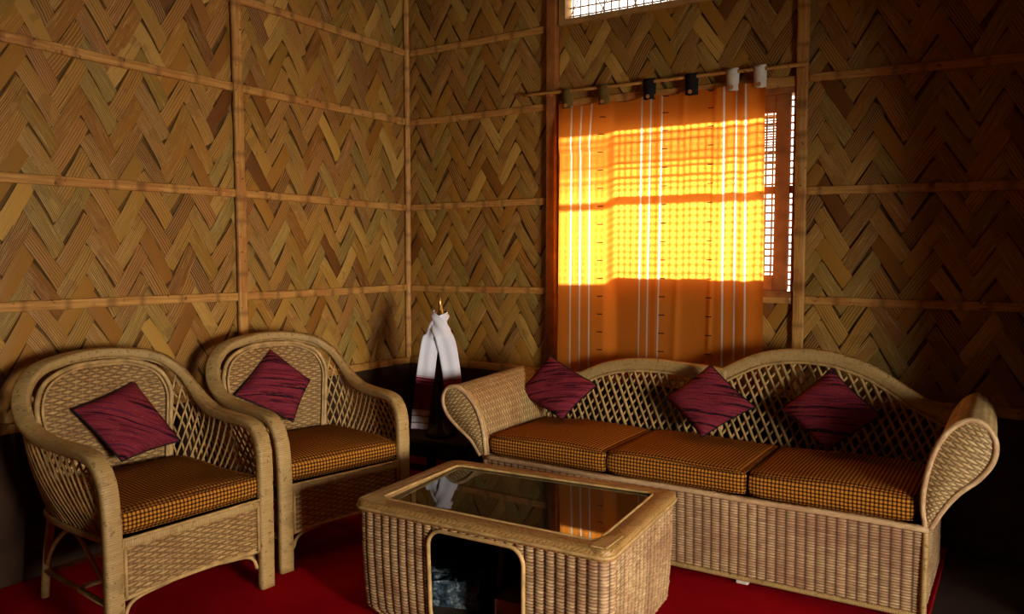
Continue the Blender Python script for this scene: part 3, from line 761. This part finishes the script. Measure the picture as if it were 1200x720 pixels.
# ------------------------------------------------------------------ armchairs
RIM = [  # x, y, z, normal
    (.305, .300, .000, 1, 0, 0), (.306, .300, .15, 1, 0, 0), (.306, .300, .32, 1, 0, 0), (.303, .303, .47, 1, 0, .05), (.288, .307, .555, .9, 0, .45),
    (.245, .312, .612, .45, 0, .9), (.17, .318, .632, .1, 0, 1), (.05, .325, .636, 0, 0, 1), (-.08, .335, .646, -.05, .05, 1), (-.18, .345, .680, .1, .25, 1),
    (-.250, .340, .735, .45, .5, .75), (-.305, .308, .806, .5, .55, .6), (-.343, .236, .862, .3, .45, .8), (-.367, .122, .889, .1, .15, .95), (-.375, .0, .898, .0, 0, .98)]
def chair(label, loc, rz, skew, seed):
    t = thing('wicker_armchair', label, 'armchair', loc, rz, 'rounded wicker armchairs along the left wall')
    sk = lambda P: np.column_stack([P[:, 0], P[:, 1] - skew * (P[:, 0] - .33), P[:, 2]])
    A = np.array(RIM); B = A[::-1][1:].copy(); B[:, 1] *= -1; B[:, 4] *= -1
    full = smooth_path(np.vstack([A, B]), 7); P = sk(full[:, :3])
    b = MB(); b.sweep(P, 1, 8, full[:, 3:], (.062, .036)); b.build('arm_and_back_rim', M['wrap'], t)
    half = smooth_path(A, 7)
    # thin cane along the inner edge of the rim
    for s in (1, -1):
        e = half.copy(); e[:, 1] *= s; e[:, 4] *= s; st = 4 * 7
        q = e[st:, :3] - e[st:, 3:] / np.linalg.norm(e[st:, 3:], axis=1)[:, None] * .024
        b = MB(); b.sweep(sk(q), .007, 6); b.build('inner_cane', M['cane'], t)
    # back panel
    inner = np.array([(-.268, .232, .365), (-.280, .248, .50), (-.292, .262, .63), (-.304, .268, .73), (-.325, .226, .810), (-.345, .120, .855), (-.352, 0, .864)])
    ih = smooth_path(inner, 8); arch = np.vstack([ih, (ih[::-1][1:]) * [1, -1, 1]])
    b = MB(); b.sweep(sk(arch + [.006, 0, 0]), .0095, 8); b.build('back_hoop', M['cane'], t)
    b = MB(); b.sweep(sk(arch * [1, .93, .985] + [.010, 0, .002]), .0055, 6); b.build('back_hoop_inner', M['cane'], t)
    zt = np.interp
    oz = ih[:, 2]; oy = ih[:, 1]
    def halfw(z): return np.interp(z, oz, oy)
    def bsurf(u, v):      # u across 0..W, v up
        z = .365 + v; s = (u / .5 * 2 - 1); w_ = halfw(np.minimum(z, .862)); y = -s * w_
        x = np.interp(z, oz, ih[:, 0]) + .0 - .012 * (1 - s * s); return np.stack([x, y - skew * (x - .33), z], -1)
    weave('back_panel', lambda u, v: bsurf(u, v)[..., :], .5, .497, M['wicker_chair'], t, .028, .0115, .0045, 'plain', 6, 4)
    # frame round the seat
    zs = .345
    ring = [(.285, .285), (.0, .30), (-.18, .285), (-.262, .23), (-.275, .0), (-.262, -.23), (-.18, -.285), (0, -.30), (.285, -.285)]
    rp = smooth_path([(x, y, zs) for x, y in ring], 5)
    b = MB(); b.sweep(sk(rp), 1, 8, [(0, 0, 1)] * len(rp), (.03, .026)); b.build('seat_frame', M['wrap'], t)
    b = MB(); b.sweep(sk(np.array([(.306, y, zs - .008) for y in np.linspace(-.275, .275, 9)])), 1, 8, [(1, 0, .0)] * 9, (.030, .022)); b.build('front_rail', M['wrap'], t)
    b = MB(); b.sweep(sk(np.array([(.316, y, zs + .010) for y in np.linspace(-.272, .272, 9)])), .006, 6); b.build('front_cane', M['cane'], t)
    V = [(x, y - skew * (x - .33), z) for z in (.325, .337) for x, y in [(.29, .27), (-.17, .27), (-.26, .2), (-.26, -.2), (-.17, -.27), (.29, -.27)]]
    b = MB(); b.add(V, [(0, 1, 2, 3, 4, 5)[::-1], (6, 7, 8, 9, 10, 11)] + [(k, (k + 1) % 6, 6 + (k + 1) % 6, 6 + k) for k in range(6)]); b.build('seat_board', M['inner'], t)
    # woven apron at the front, lower edge slightly arched
    def apr(u, v):
        y = u - .27; low = .158 + .010 * np.cos(y / .27 * PI / 2); z = low + (v / .175) * (.334 - low)
        return np.stack([np.full_like(y, .308), y - skew * (-.022), z], -1)
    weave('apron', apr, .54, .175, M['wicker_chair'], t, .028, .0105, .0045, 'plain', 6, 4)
    ap = np.array([(.306, y, .153 + .010 * math.cos(y / .27 * PI / 2)) for y in np.linspace(-.27, .27, 15)])
    b = MB(); b.sweep(sk(ap), .008, 6); b.build('apron_edge', M['cane'], t)
    for s in (1, -1):
        b = MB(); b.sweep(sk(np.array([(.314, s * .262, .155), (.314, s * .262, .335)])), .006, 6); b.build('apron_side_cane', M['cane'], t)
        b = MB(); b.sweep(sk(smooth_path([(.300, s * .262, .085), (.300, s * .245, .125), (.302, s * .20, .146), (.304, s * .10, .157)], 5)), .007, 6); b.build('corner_brace', M['cane'], t)
    # rear legs, stretchers, side braces
    for s in (1, -1):
        b = MB(); b.sweep(sk(smooth_path([(-.30, s * .265, 0), (-.285, s * .255, .18), (-.268, s * .240, .36), (-.285, s * .25, .52)], 5)), .016, 8); b.build('rear_leg', M['cane'], t)
        b = MB(); b.sweep(sk(np.array([(-.292, s * .262, .105), (.29, s * .285, .115)])), .010, 8); b.build('side_stretcher', M['cane'], t)
        b = MB(); b.sweep(sk(smooth_path([(-.285, s * .262, .13), (-.16, s * .275, .25), (.0, s * .288, .325), (.14, s * .288, .25), (.285, s * .287, .13)], 6)), .008, 6); b.build('side_brace', M['cane'], t)
    b = MB(); b.sweep(sk(np.array([(-.29, -.26, .10), (-.29, .26, .10)])), .010, 8); b.build('rear_stretcher', M['cane'], t)
    b = MB(); b.sweep(sk(np.array([(.0, -.285, .115), (.0, .285, .115)])), .010, 8); b.build('cross_stretcher', M['cane'], t)
    # open lattice under the arms
    for s in (1, -1):
        bot = smooth_path([(-.262, .235, .36), (-.20, .275, .36), (-.05, .297, .36), (.13, .297, .36), (.290, .296, .36)], 6)
        topc = half[int(4.3 * 7):int(11.2 * 7)][::-1, :3]      # from the back toward the front
        topc = np.vstack([[(-.330, .262, .765)], topc]) - [0, 0.004, .016]
        Wd = .62; Hh = .34
        def ls(u, v, lift=0, s=s, bot=bot, topc=topc):
            u = np.asarray(u, float) / Wd; v = np.asarray(v, float)
            f = (v / Hh)[..., None]; p = lerp_path(bot, u) * (1 - f) + lerp_path(topc, u) * f
            p[..., 1] = (p[..., 1] + lift + .018 * np.sin(f[..., 0] * PI)) * s; p[..., 1] -= skew * (p[..., 0] - .33); return p
        canes(t, ls, Wd, Hh, .037, 1.9, lambda u: Hh, .0043, 0, None, 0)
        canes(t, ls, Wd, Hh, .037, -1.9, lambda u: Hh, .0046, 0, None, .007)
    # origin at the base of the chair; seat cushion rests on the frame
    return t
CH1 = dict(loc=(-2.776, 1.785, 0), rz=math.radians(-3.0)); CH2 = dict(loc=(-2.745, 2.572, 0), rz=math.radians(-12))
chair('rounded wicker armchair at the left edge of the picture, nearest the viewer', CH1['loc'], CH1['rz'], .030, 1)
chair('rounded wicker armchair nearer the room corner, partly behind the coffee table', CH2['loc'], CH2['rz'], .02, 2)
for c, sk, sd_, lb in ((CH1, .030, 3, 'thick checked seat cushion on the left wicker armchair'), (CH2, .02, 4, 'thick checked seat cushion on the armchair near the room corner')):
    Mx = Matrix.Translation(c['loc']) @ Matrix.Rotation(c['rz'], 4, 'Z'); p = Mx @ Vector((.022, sk * .31, .362))
    cushion('seat_cushion', .545, .545, .082, lb, 'seat cushion', tuple(p), c['rz'] - math.radians(1), 'checked cushions on the armchairs', sd_, puff=.014, trapez=.0)
scatter_pillow('maroon striped pillow tilted against the back of the left armchair', [(-3.124, 1.945, .758), (-2.994, 2.066, .499), (-2.977, 1.793, .474), (-3.088, 1.668, .687)], 'maroon striped throw pillows', 1, .05, .0)
scatter_pillow('maroon striped pillow standing on its corner in the armchair near the room corner', [(-3.121, 2.659, .828), (-3.007, 2.813, .657), (-2.96, 2.656, .479), (-3.084, 2.422, .632)], 'maroon striped throw pillows', 2, .05, .30)

# ------------------------------------------------------------------ sofa
SX0, SX1, SYF, SYB = -2.10, -.262, 3.06, 3.66
sofa = thing('wicker_sofa', 'long three-seat wicker sofa with rolled arms and twin-humped back under the window', 'sofa', (-1.18, 3.36, 0))
so = lambda P: np.asarray(P, float) - [-1.18, 3.36, 0]
Hs, Z0s = .312, .034
def front(u, v):
    x = SX0 + u; sag = .010 * np.sin(np.clip(u / (SX1 - SX0), 0, 1) * PI); y = SYF + .010 * np.cos(v / Hs * PI / 2) ; z = Z0s + v * (1 - 0 * sag)
    return so(np.stack([x, y + 0 * x, z + 0 * x], -1))
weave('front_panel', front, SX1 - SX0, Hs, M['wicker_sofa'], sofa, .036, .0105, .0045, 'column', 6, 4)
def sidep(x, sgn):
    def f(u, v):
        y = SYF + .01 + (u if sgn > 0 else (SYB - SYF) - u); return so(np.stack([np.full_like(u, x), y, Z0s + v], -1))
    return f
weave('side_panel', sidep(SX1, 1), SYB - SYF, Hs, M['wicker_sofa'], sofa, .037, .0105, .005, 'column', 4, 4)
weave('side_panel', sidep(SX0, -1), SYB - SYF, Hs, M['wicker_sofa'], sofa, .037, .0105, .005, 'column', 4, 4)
MB().box(tuple(so((SX0 + .01, SYB - .01, Z0s))), tuple(so((SX1 - .01, SYB + .0, .345)))).build('rear_panel', M['inner'], sofa)
MB().box(tuple(so((SX0 + .005, SYF + .02, .325))), tuple(so((SX1 - .005, SYB - .012, .343)))).build('seat_deck', M['inner'], sofa)
b = MB(); xs = np.linspace(SX0 - .01, SX1 + .01, 40)
b.sweep(so(np.column_stack([xs, np.full(40, SYF + .004), .349 + .002 * np.sin(xs * 9)])), 1, 8, [(0, 0, 1)] * 40, (.030, .020)); b.build('front_rim', M['wicker_sofa'], sofa)
b = MB(); b.sweep(so([(x, SYF + .006, Z0s) for x in np.linspace(SX0, SX1, 30)]), .010, 8); b.build('bottom_rim', M['wrap'], sofa)
for x in (SX0, SX1):
    b = MB(); b.sweep(so([(x, SYF + .002, z) for z in np.linspace(Z0s - .005, .352, 12)]), .011, 8); b.build('corner_cane', M['wrap'], sofa)
for x, y in ((-.90, SYF + .05), (SX0 + .08, SYF + .08), (SX1 - .06, SYF + .09), (SX0 + .08, SYB - .08), (SX1 - .06, SYB - .08), (-1.5, SYF + .08)):
    MB().box(tuple(so((x - .024, y - .022, 0))), tuple(so((x + .024, y + .022, .045))), None, .004).build('foot', M['white'] if x == -.90 else M['cane'], sofa)
# rolled arms: profile runs up the inner side, over the roll and down the outer side
def arm(side, prof, y0, y1, dz):
    """prof: (outward offset, z) from inner seat edge"""
    x0 = SX0 if side < 0 else SX1
    pr = smooth_path(prof, 6); n = len(pr); L = np.sum(np.linalg.norm(np.diff(pr, axis=0), axis=1))
    def sf(u, v):
        f = u / L; q = lerp_path(pr, f if side > 0 else 1 - f); k = v / (y1 - y0)
        z = q[..., 1] + dz * k * np.clip((q[..., 1] - .35) / .3, 0, 1)
        return so(np.stack([x0 + side * q[..., 0] * (1 - .08 * k), y0 + v, z], -1))
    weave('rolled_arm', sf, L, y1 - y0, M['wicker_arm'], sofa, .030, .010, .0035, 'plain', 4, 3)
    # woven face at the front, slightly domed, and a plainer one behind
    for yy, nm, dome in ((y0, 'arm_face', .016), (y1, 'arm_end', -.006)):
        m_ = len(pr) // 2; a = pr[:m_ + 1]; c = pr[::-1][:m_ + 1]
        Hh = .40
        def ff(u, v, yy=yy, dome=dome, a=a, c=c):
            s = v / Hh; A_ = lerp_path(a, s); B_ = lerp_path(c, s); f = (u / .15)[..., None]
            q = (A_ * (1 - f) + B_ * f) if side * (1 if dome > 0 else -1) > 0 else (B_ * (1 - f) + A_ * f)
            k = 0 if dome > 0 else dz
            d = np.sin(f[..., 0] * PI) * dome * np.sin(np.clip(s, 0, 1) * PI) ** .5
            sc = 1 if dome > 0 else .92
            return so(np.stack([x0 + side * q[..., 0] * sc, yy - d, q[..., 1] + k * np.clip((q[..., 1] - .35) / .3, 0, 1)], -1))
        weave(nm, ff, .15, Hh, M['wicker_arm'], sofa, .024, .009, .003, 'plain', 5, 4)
    e = np.column_stack([x0 + side * pr[:, 0], np.full(n, y0 - .002), pr[:, 1]])
    b = MB(); b.sweep(so(e), .010, 8); b.build('arm_trim', M['wicker_sofa'], sofa)
    e[:, 1] += .020; b = MB(); b.sweep(so(e * [1, 1, 1] + [0, 0, .002]), .007, 6); b.build('arm_cord', M['cane'], sofa)
ARM_R = [(.000, .345), (-.012, .44), (.000, .55), (.028, .645), (.070, .712), (.120, .742), (.168, .725), (.196, .675), (.190, .610), (.150, .545), (.095, .490), (.050, .425), (.012, .350)]
ARM_L = [(.000, .345), (.006, .42), (.022, .50), (.055, .575), (.105, .630), (.165, .662), (.215, .655), (.243, .620), (.245, .575), (.220, .525), (.165, .475), (.085, .420), (.030, .350)]
arm(1, ARM_R, SYF + .005, 3.68, .0); arm(-1, ARM_L, SYF + .005, 3.68, .03)
# humped back
RB1 = [(-2.235, .630), (-2.15, .655), (-2.04, .668), (-1.95, .682), (-1.906, .695), (-1.851, .722), (-1.764, .752), (-1.637, .774), (-1.487, .777), (-1.343, .768), (-1.24, .762), (-1.17, .755)]
RB2 = [(-1.19, .755), (-1.14, .785), (-1.053, .829), (-.964, .856), (-.847, .871), (-.719, .866), (-.639, .849), (-.561, .824), (-.486, .787), (-.422, .748), (-.34, .702), (-.251, .662), (-.20, .655)]
def yb(x, z): return SYB - .045 + (z - .345) * .235 + .012 * math.cos((x + 1.18) * 1.7)
for rb in (RB1, RB2):
    q = smooth_path(rb, 5); P = np.array([(x, yb(x, z - .03) + .004, z - .030) for x, z in q])
    T = np.gradient(P, axis=0); N = np.cross(T, [0, -1, 0]); N = np.where(N[:, 2:3] < 0, -N, N)
    b = MB(); b.sweep(so(P), 1, 8, N, (.050, .058)); b.build('back_rim', M['wrap'], sofa)
    P2 = P + [0, -.022, 0] - N / np.linalg.norm(N, axis=1)[:, None] * .032
    b = MB(); b.sweep(so(P2), .007, 6); b.build('rim_cane', M['cane'], sofa)
allx = np.array([p[0] for p in RB1[:-1]] + [p[0] for p in RB2[1:]]); allz = np.array([p[1] for p in RB1[:-1]] + [p[1] for p in RB2[1:]])
def bs(u, v, lift=0):
    u = np.asarray(u, float); v = np.asarray(v, float); x = SX0 + .0 + u; z = .36 + v
    y = np.array([yb(a, c) for a, c in zip(np.ravel(x), np.ravel(z))]).reshape(x.shape) - lift
    return so(np.stack([x, y, z], -1))
topf = lambda u: np.interp(SX0 + u, allx, allz) - .05 - .36
canes(sofa, bs, SX1 - SX0, .50, .046, 1.35, topf, .0052, 0, None, 0)
canes(sofa, bs, SX1 - SX0, .50, .040, -1.95, topf, .0064, 0, None, .008)
for x in (SX0 + .02, -1.18, SX1 - .02):
    z1 = float(np.interp(x, allx, allz)) - .04
    b = MB(); b.sweep(so([(x, yb(x, z) + .012, z) for z in np.linspace(.30, z1, 8)]), .012, 8); b.build('back_upright', M['cane'], sofa)
b = MB(); b.sweep(so([(x, yb(x, .37), .362) for x in np.linspace(SX0, SX1, 24)]), .012, 8); b.build('back_bottom_rail', M['wrap'], sofa)
ed = [(-2.083, -1.494), (-1.482, -.892), (-.880, -.302)]
for k, (a, c) in enumerate(ed):
    lb = ['checked seat cushion at the left end of the wicker sofa', 'checked seat cushion in the middle of the wicker sofa', 'checked seat cushion at the right end of the wicker sofa'][k]
    cushion('seat_cushion', c - a, .525, .096, lb, 'seat cushion', ((a + c) / 2, SYF + .018 + .2625, .3595), 0, 'checked cushions on the sofa', 10 + k, puff=.010)
scatter_pillow('maroon striped pillow at the left end of the sofa beside the rolled arm', [(-2.064, 3.713 - .09, .761), (-1.767, 3.669 - .09, .639), (-1.921, 3.593 - .09, .462), (-2.215, 3.641 - .09, .562)], 'maroon striped throw pillows', 3, .045)
scatter_pillow('maroon striped pillow at the middle of the sofa where the two humps meet', [(-1.214, 3.635, .774), (-.99, 3.575, .611), (-1.205, 3.505, .462), (-1.41, 3.575, .613)], 'maroon striped throw pillows', 4, .045)
scatter_pillow('maroon striped pillow at the right end of the sofa, against the higher hump', [(-.69, 3.64, .797), (-.478, 3.58, .626), (-.674, 3.515, .466), (-.881, 3.575, .614)], 'maroon striped throw pillows', 5, .045)

# ------------------------------------------------------------------ coffee table
tb = thing('coffee_table', 'low woven cane coffee table with a dark glass top in front of the sofa', 'coffee table', (-1.495, 2.41, 0))
TZ = .43; BZ = .022
cor = [(-1.980, 2.058), (-.992, 2.085), (-1.046, 2.775), (-2.018, 2.70)]      # slightly crooked rectangle
tc = np.array([-1.495, 2.41])
cor = [np.array(c) - tc for c in cor]
def rounded(cor, r, n=8, inset=0.0):
    out = []; m_ = len(cor); cen = sum(cor) / m_
    for i in range(m_):
        p = cor[i]; a = cor[i - 1] - p; b_ = cor[(i + 1) % m_] - p; a /= np.linalg.norm(a); b_ /= np.linalg.norm(b_)
        p = p + (a + b_) * inset; h = r
        c0 = p + a * h; c1 = p + b_ * h
        for k in range(n + 1):
            t_ = k / n; out.append((1 - t_) ** 2 * c0 + 2 * t_ * (1 - t_) * p + t_ ** 2 * c1)
    return np.array(out)
ring = rounded(cor, .055, 8, .012); ring = np.vstack([ring, ring[:1]])
rl = np.r_[0, np.cumsum(np.linalg.norm(np.diff(ring, axis=0), axis=1))]; LT = rl[-1]; HT = TZ - .035 - BZ
# start of front side parameter: ring begins at corner 0 (front-left), then runs along the front
def tsurf(u, v):
    s = u / LT; q = lerp_path(ring, s); z = BZ + v; f = v / HT
    sc = 1 - .030 * np.maximum(1 - f, 0) ** 1.5 - .05 * np.clip(1 - f * 9, 0, 1) ** 2 + .006 * np.sin(f * PI)
    return np.stack([q[..., 0] * sc, q[..., 1] * sc, z], -1)
def u_of_x(x):      # front side only
    seg = (ring[:, 1] < -.30); us = rl[seg]; xs_ = ring[seg, 0]; o_ = np.argsort(xs_); return float(np.interp(x, xs_[o_], us[o_]))
ox0, ox1 = u_of_x(-1.655 + 1.495), u_of_x(-1.288 + 1.495); oz0, oz1 = .045 - BZ, .381 - BZ; orad = .055
def inside(cu, cv):
    cx, cz = (ox0 + ox1) / 2, (oz0 + oz1) / 2; hx, hz = (ox1 - ox0) / 2 - orad, (oz1 - oz0) / 2 - orad
    d = np.hypot(np.maximum(np.abs(cu - cx) - hx, 0), np.maximum(np.abs(cv - cz) - hz, 0)); return d > orad
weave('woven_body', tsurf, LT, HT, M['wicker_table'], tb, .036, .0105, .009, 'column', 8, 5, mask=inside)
pts = []
for cx, cz, a0 in ((ox1 - orad, oz1 - orad, 0), (ox0 + orad, oz1 - orad, PI / 2), (ox0 + orad, oz0 + orad, PI), (ox1 - orad, oz0 + orad, 1.5 * PI)):
    for k in range(7): a = a0 + k * PI / 12; pts.append((cx + orad * math.cos(a), cz + orad * math.sin(a)))
pts = np.array(pts); P3 = tsurf(pts[:, 0], pts[:, 1]) + [0, -.006, 0]
b = MB(); b.sweep(P3, .0075, 8, closed=True); b.build('opening_trim', M['cane'], tb)
# lining so the body has thickness
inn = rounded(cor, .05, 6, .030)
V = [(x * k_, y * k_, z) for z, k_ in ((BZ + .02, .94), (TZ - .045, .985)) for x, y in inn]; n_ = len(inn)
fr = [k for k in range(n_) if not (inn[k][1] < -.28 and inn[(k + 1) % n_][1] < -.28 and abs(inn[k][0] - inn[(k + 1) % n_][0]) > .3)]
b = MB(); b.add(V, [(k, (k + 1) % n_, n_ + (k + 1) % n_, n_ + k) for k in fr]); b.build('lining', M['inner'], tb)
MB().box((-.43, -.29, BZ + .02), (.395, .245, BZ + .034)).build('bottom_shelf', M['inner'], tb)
# rim: wide flat border wound with cane
outer = rounded(cor, .050, 8, 0.0); inner_ = rounded(cor, .030, 8, .070)
def ringband(o_, i_, z0, z1, z1i):
    n_ = len(o_); V = []; U = []; F = []; d = 0
    lo = [0]; 
    for k in range(n_): lo.append(lo[-1] + float(np.linalg.norm(o_[(k + 1) % n_] - o_[k])))
    prof = [(0.0, z0), (0.0, z0 + (z1 - z0) * .3), (-.006, z0 + (z1 - z0) * .55), (.0, z1 - .004), (.08, z1), (.5, z1 + .001), (.9, z1i), (1.0, z1i - .006), (1.0, z0)]
    for k in range(n_):
        for j, (f, z) in enumerate(prof):
            p = o_[k] * (1 - f) + i_[k] * f if f >= 0 else o_[k] * (1 - f * .3); V.append((p[0], p[1], z)); U.append((lo[k], f * .07 + z))
    m_ = len(prof)
    for k in range(n_):
        for j in range(m_): F.append((k * m_ + j, ((k + 1) % n_) * m_ + j, ((k + 1) % n_) * m_ + (j + 1) % m_, k * m_ + (j + 1) % m_))
    return V, F, U
V, F, U = ringband(outer, inner_, TZ - .036, TZ, TZ - .001)
b = MB(); b.add(V, F, U, None, True); b.build('top_rim', M['wrap_table'], tb)
b = MB(); b.sweep([(p[0] * 1.002, p[1] * 1.002, TZ - .024) for p in outer], .006, 6, closed=True); b.build('rim_bead', M['cane'], tb)
b = MB(); b.sweep([(p[0], p[1], TZ - .002) for p in inner_], .0048, 6, closed=True); b.build('glass_bead', M['cane'], tb)
# corner plates where the winding overlaps
for i in range(4):
    p = cor[i]; a = cor[i - 1] - p; c = cor[(i + 1) % 4] - p; a /= np.linalg.norm(a); c /= np.linalg.norm(c)
    if i in (0, 1):
        q0 = [p + (a + c) * .018, p + a * .012 + c * .14, p + (a * .064 + c * .10), p + (a * .068 + c * .012)]
        V = [(v[0], v[1], z) for z in (TZ + .0005, TZ + .004) for v in q0]
        b = MB(); b.add(V, [(3, 2, 1, 0), (4, 5, 6, 7)] + [(k, (k + 1) % 4, 4 + (k + 1) % 4, 4 + k) for k in range(4)]); b.build('corner_wrap', M['wrap'], tb)
gl = rounded(cor, .028, 6, .066); n_ = len(gl)
V = [(x, y, z + (y - .28) * .022) for z in (TZ - .013, TZ - .007) for x, y in gl]      # the pane sits a little lower at the front
b = MB(); b.add(V, [tuple(range(n_))[::-1], tuple(range(n_, 2 * n_))] + [(k, (k + 1) % n_, n_ + (k + 1) % n_, n_ + k) for k in range(n_)]); b.build('glass_top', M['glass'], tb)
for c in cor:
    q = c * .79; MB().box((q[0] - .022, q[1] - .022, 0), (q[0] + .022, q[1] + .022, BZ + .022), None, .004).build('foot', M['darkwood'], tb)
b = MB(); b.sweep([(-.10, .0, BZ + .034), (-.07, .0, TZ - .05)], .010, 8); b.build('strut', M['cane'], tb)
# things lying inside the table
def pile(name, x, y, z, sx, sy, sz, rz, m, label, cat, seed, rough=.01):
    r = random.Random(seed); bm = bmesh.new(); bmesh.ops.create_cube(bm, size=1)
    bmesh.ops.subdivide_edges(bm, edges=bm.edges[:], cuts=5, use_grid_fill=True)
    for v in bm.verts:
        v.co = Vector((v.co.x * sx, v.co.y * sy, (v.co.z + .5) * sz)); 
        if v.co.z > .001: v.co += Vector((r.uniform(-1, 1), r.uniform(-1, 1), r.uniform(-1, 1))) * rough
    me = bpy.data.meshes.new(name); bm.to_mesh(me); bm.free(); me.materials.append(m)
    o_ = bpy.data.objects.new(name, me); o_.location = (x, y, z); o_.rotation_euler = (0, 0, rz); C.objects.link(o_); return tag(o_, label, cat)
pile('plastic_bundle', -1.70, 2.30, BZ + .034, .22, .20, .09, .3, M['paper'], 'crumpled pale blue plastic bundle inside the coffee table, left of the opening', 'bundle', 3, .012)
pile('cardboard_box', -1.30, 2.28, BZ + .034, .30, .24, .11, .12, M['carton'], 'flat brown cardboard box inside the coffee table, right side', 'box', 4, .001)
pile('folded_cloth', -1.24, 2.535, BZ + .034, .20, .14, .22, .12, M['redcloth'], 'dark red folded cloth at the back of the coffee table compartment', 'cloth', 5, .006)

# ------------------------------------------------------------------ corner stool, brass-topped stand and scarf
st = thing('corner_stool', 'low dark wooden stool in the room corner behind the coffee table', 'stool', (-2.66, 3.50, 0))
MB().box((-.25, -.17, .275), (.25, .17, .305), None, .006).build('stool_top', M['darkwood'], st)
for sx in (-1, 1):
    for sy in (-1, 1): MB().box((sx * .21 - .02, sy * .13 - .02, 0), (sx * .21 + .02, sy * .13 + .02, .275), None, .003).build('leg', M['darkwood'], st)
MB().box((-.20, -.145, .12), (.20, -.120, .150), None, .003).build('rail', M['darkwood'], st); MB().box((-.20, .120, .12), (.20, .145, .150), None, .003).build('rail', M['darkwood'], st)
PX, PY = -2.67, 3.46
sd2 = thing('brass_topped_stand', 'slender dark ornamental stand with a brass spire standing in the room corner', 'ornament', (PX, PY, .305))
b = MB(); lathe(b, [(.0, 0), (.085, 0), (.088, .012), (.070, .028), (.030, .05), (.020, .10), (.026, .16), (.018, .22), (.022, .36), (.034, .44), (.046, .50), (.044, .55), (.026, .60), (.020, .640), (.0, .642)]); b.build('body', M['darkwood'], sd2)
b = MB(); lathe(b, [(.0, .64), (.034, .640), (.036, .650), (.026, .658), (.030, .666), (.021, .676), (.018, .69), (.014, .71), (.010, .728), (.011, .733), (.004, .752), (.0, .758)]); b.build('spire', M['brass'], sd2)
# scarf: one long cloth hung round the neck of the stand, two ends falling in front
sc_c = np.array([PX, PY, 0])
NS, NW = 90, 12; cv_dir = np.array([-.55, .84, 0]); rd = np.array([math.cos(.62), math.sin(.62), 0]); fd = np.array([rd[1], -rd[0], 0])   # rd: right as seen from the room, fd: toward the room
cl = []      # centre line (right, front, z, halfwidth)
left = [(-.110, .075, .352, .047), (-.101, .078, .45, .047), (-.088, .080, .56, .048), (-.074, .080, .66, .048), (-.062, .078, .75, .047), (-.048, .070, .83, .046), (-.022, .060, .895, .044), (.012, .052, .932, .038), (.034, .034, .950, .030)]
back = [(.036, .0, .960, .028), (.0, -.042, .962, .028), (-.036, .0, .962, .028)]
right = [(-.034, .040, .950, .032), (-.010, .066, .918, .042), (.018, .080, .868, .048), (.040, .084, .80, .050), (.054, .084, .72, .049), (.066, .084, .63, .048), (.076, .082, .50, .048), (.083, .080, .40, .047), (.086, .078, .345, .047)]
cl = smooth_path(left + back + right, 5); n1 = len(cl)
V = []; U = []; F = []; arc = np.r_[0, np.cumsum(np.linalg.norm(np.diff(cl[:, :3], axis=0), axis=1))]; tot = arc[-1]
for i in range(n1):
    r_, f_, z_, hw = cl[i]; a = cl[min(i + 1, n1 - 1), :3] - cl[max(i - 1, 0), :3]
    tv = rd * a[0] + fd * a[1] + np.array([0, 0, a[2]]); tv /= np.linalg.norm(tv)
    outw = rd * r_ + fd * (f_ - .02); outw = fd if abs(z_ - .93) > .08 else outw / (np.linalg.norm(outw) + 1e-9)
    wv = np.cross(tv, outw); wv /= np.linalg.norm(wv) + 1e-9
    if wv @ rd < 0 and abs(z_ - .95) > .05: wv = wv
    for j in range(NW + 1):
        s = 2 * j / NW - 1; fold = .0035 * math.sin(s * 5 + i * .04) + (.008 * (1 - s * s) if z_ > .85 else 0)
        p = sc_c + rd * r_ + fd * f_ + np.array([0, 0, z_]) + wv * hw * s + outw * fold
        V.append(p - np.array([PX, PY, .35])); v_ = min(arc[i], tot - arc[i]); U.append((0.0 if arc[i] < tot / 2 else 1.0, v_))
for i in range(n1 - 1):
    for j in range(NW): q = i * (NW + 1) + j; F.append((q, q + 1, q + NW + 2, q + NW + 1))
scf = mesh_np('scarf', np.array(V), F, M['scarf'], None, True, U); scf.location = (PX, PY, .35)
md = scf.modifiers.new('thickness', 'SOLIDIFY'); md.thickness = .003; md.offset = 0
tag(scf, 'white cotton scarf with maroon ends draped round the neck of the corner stand', 'scarf')
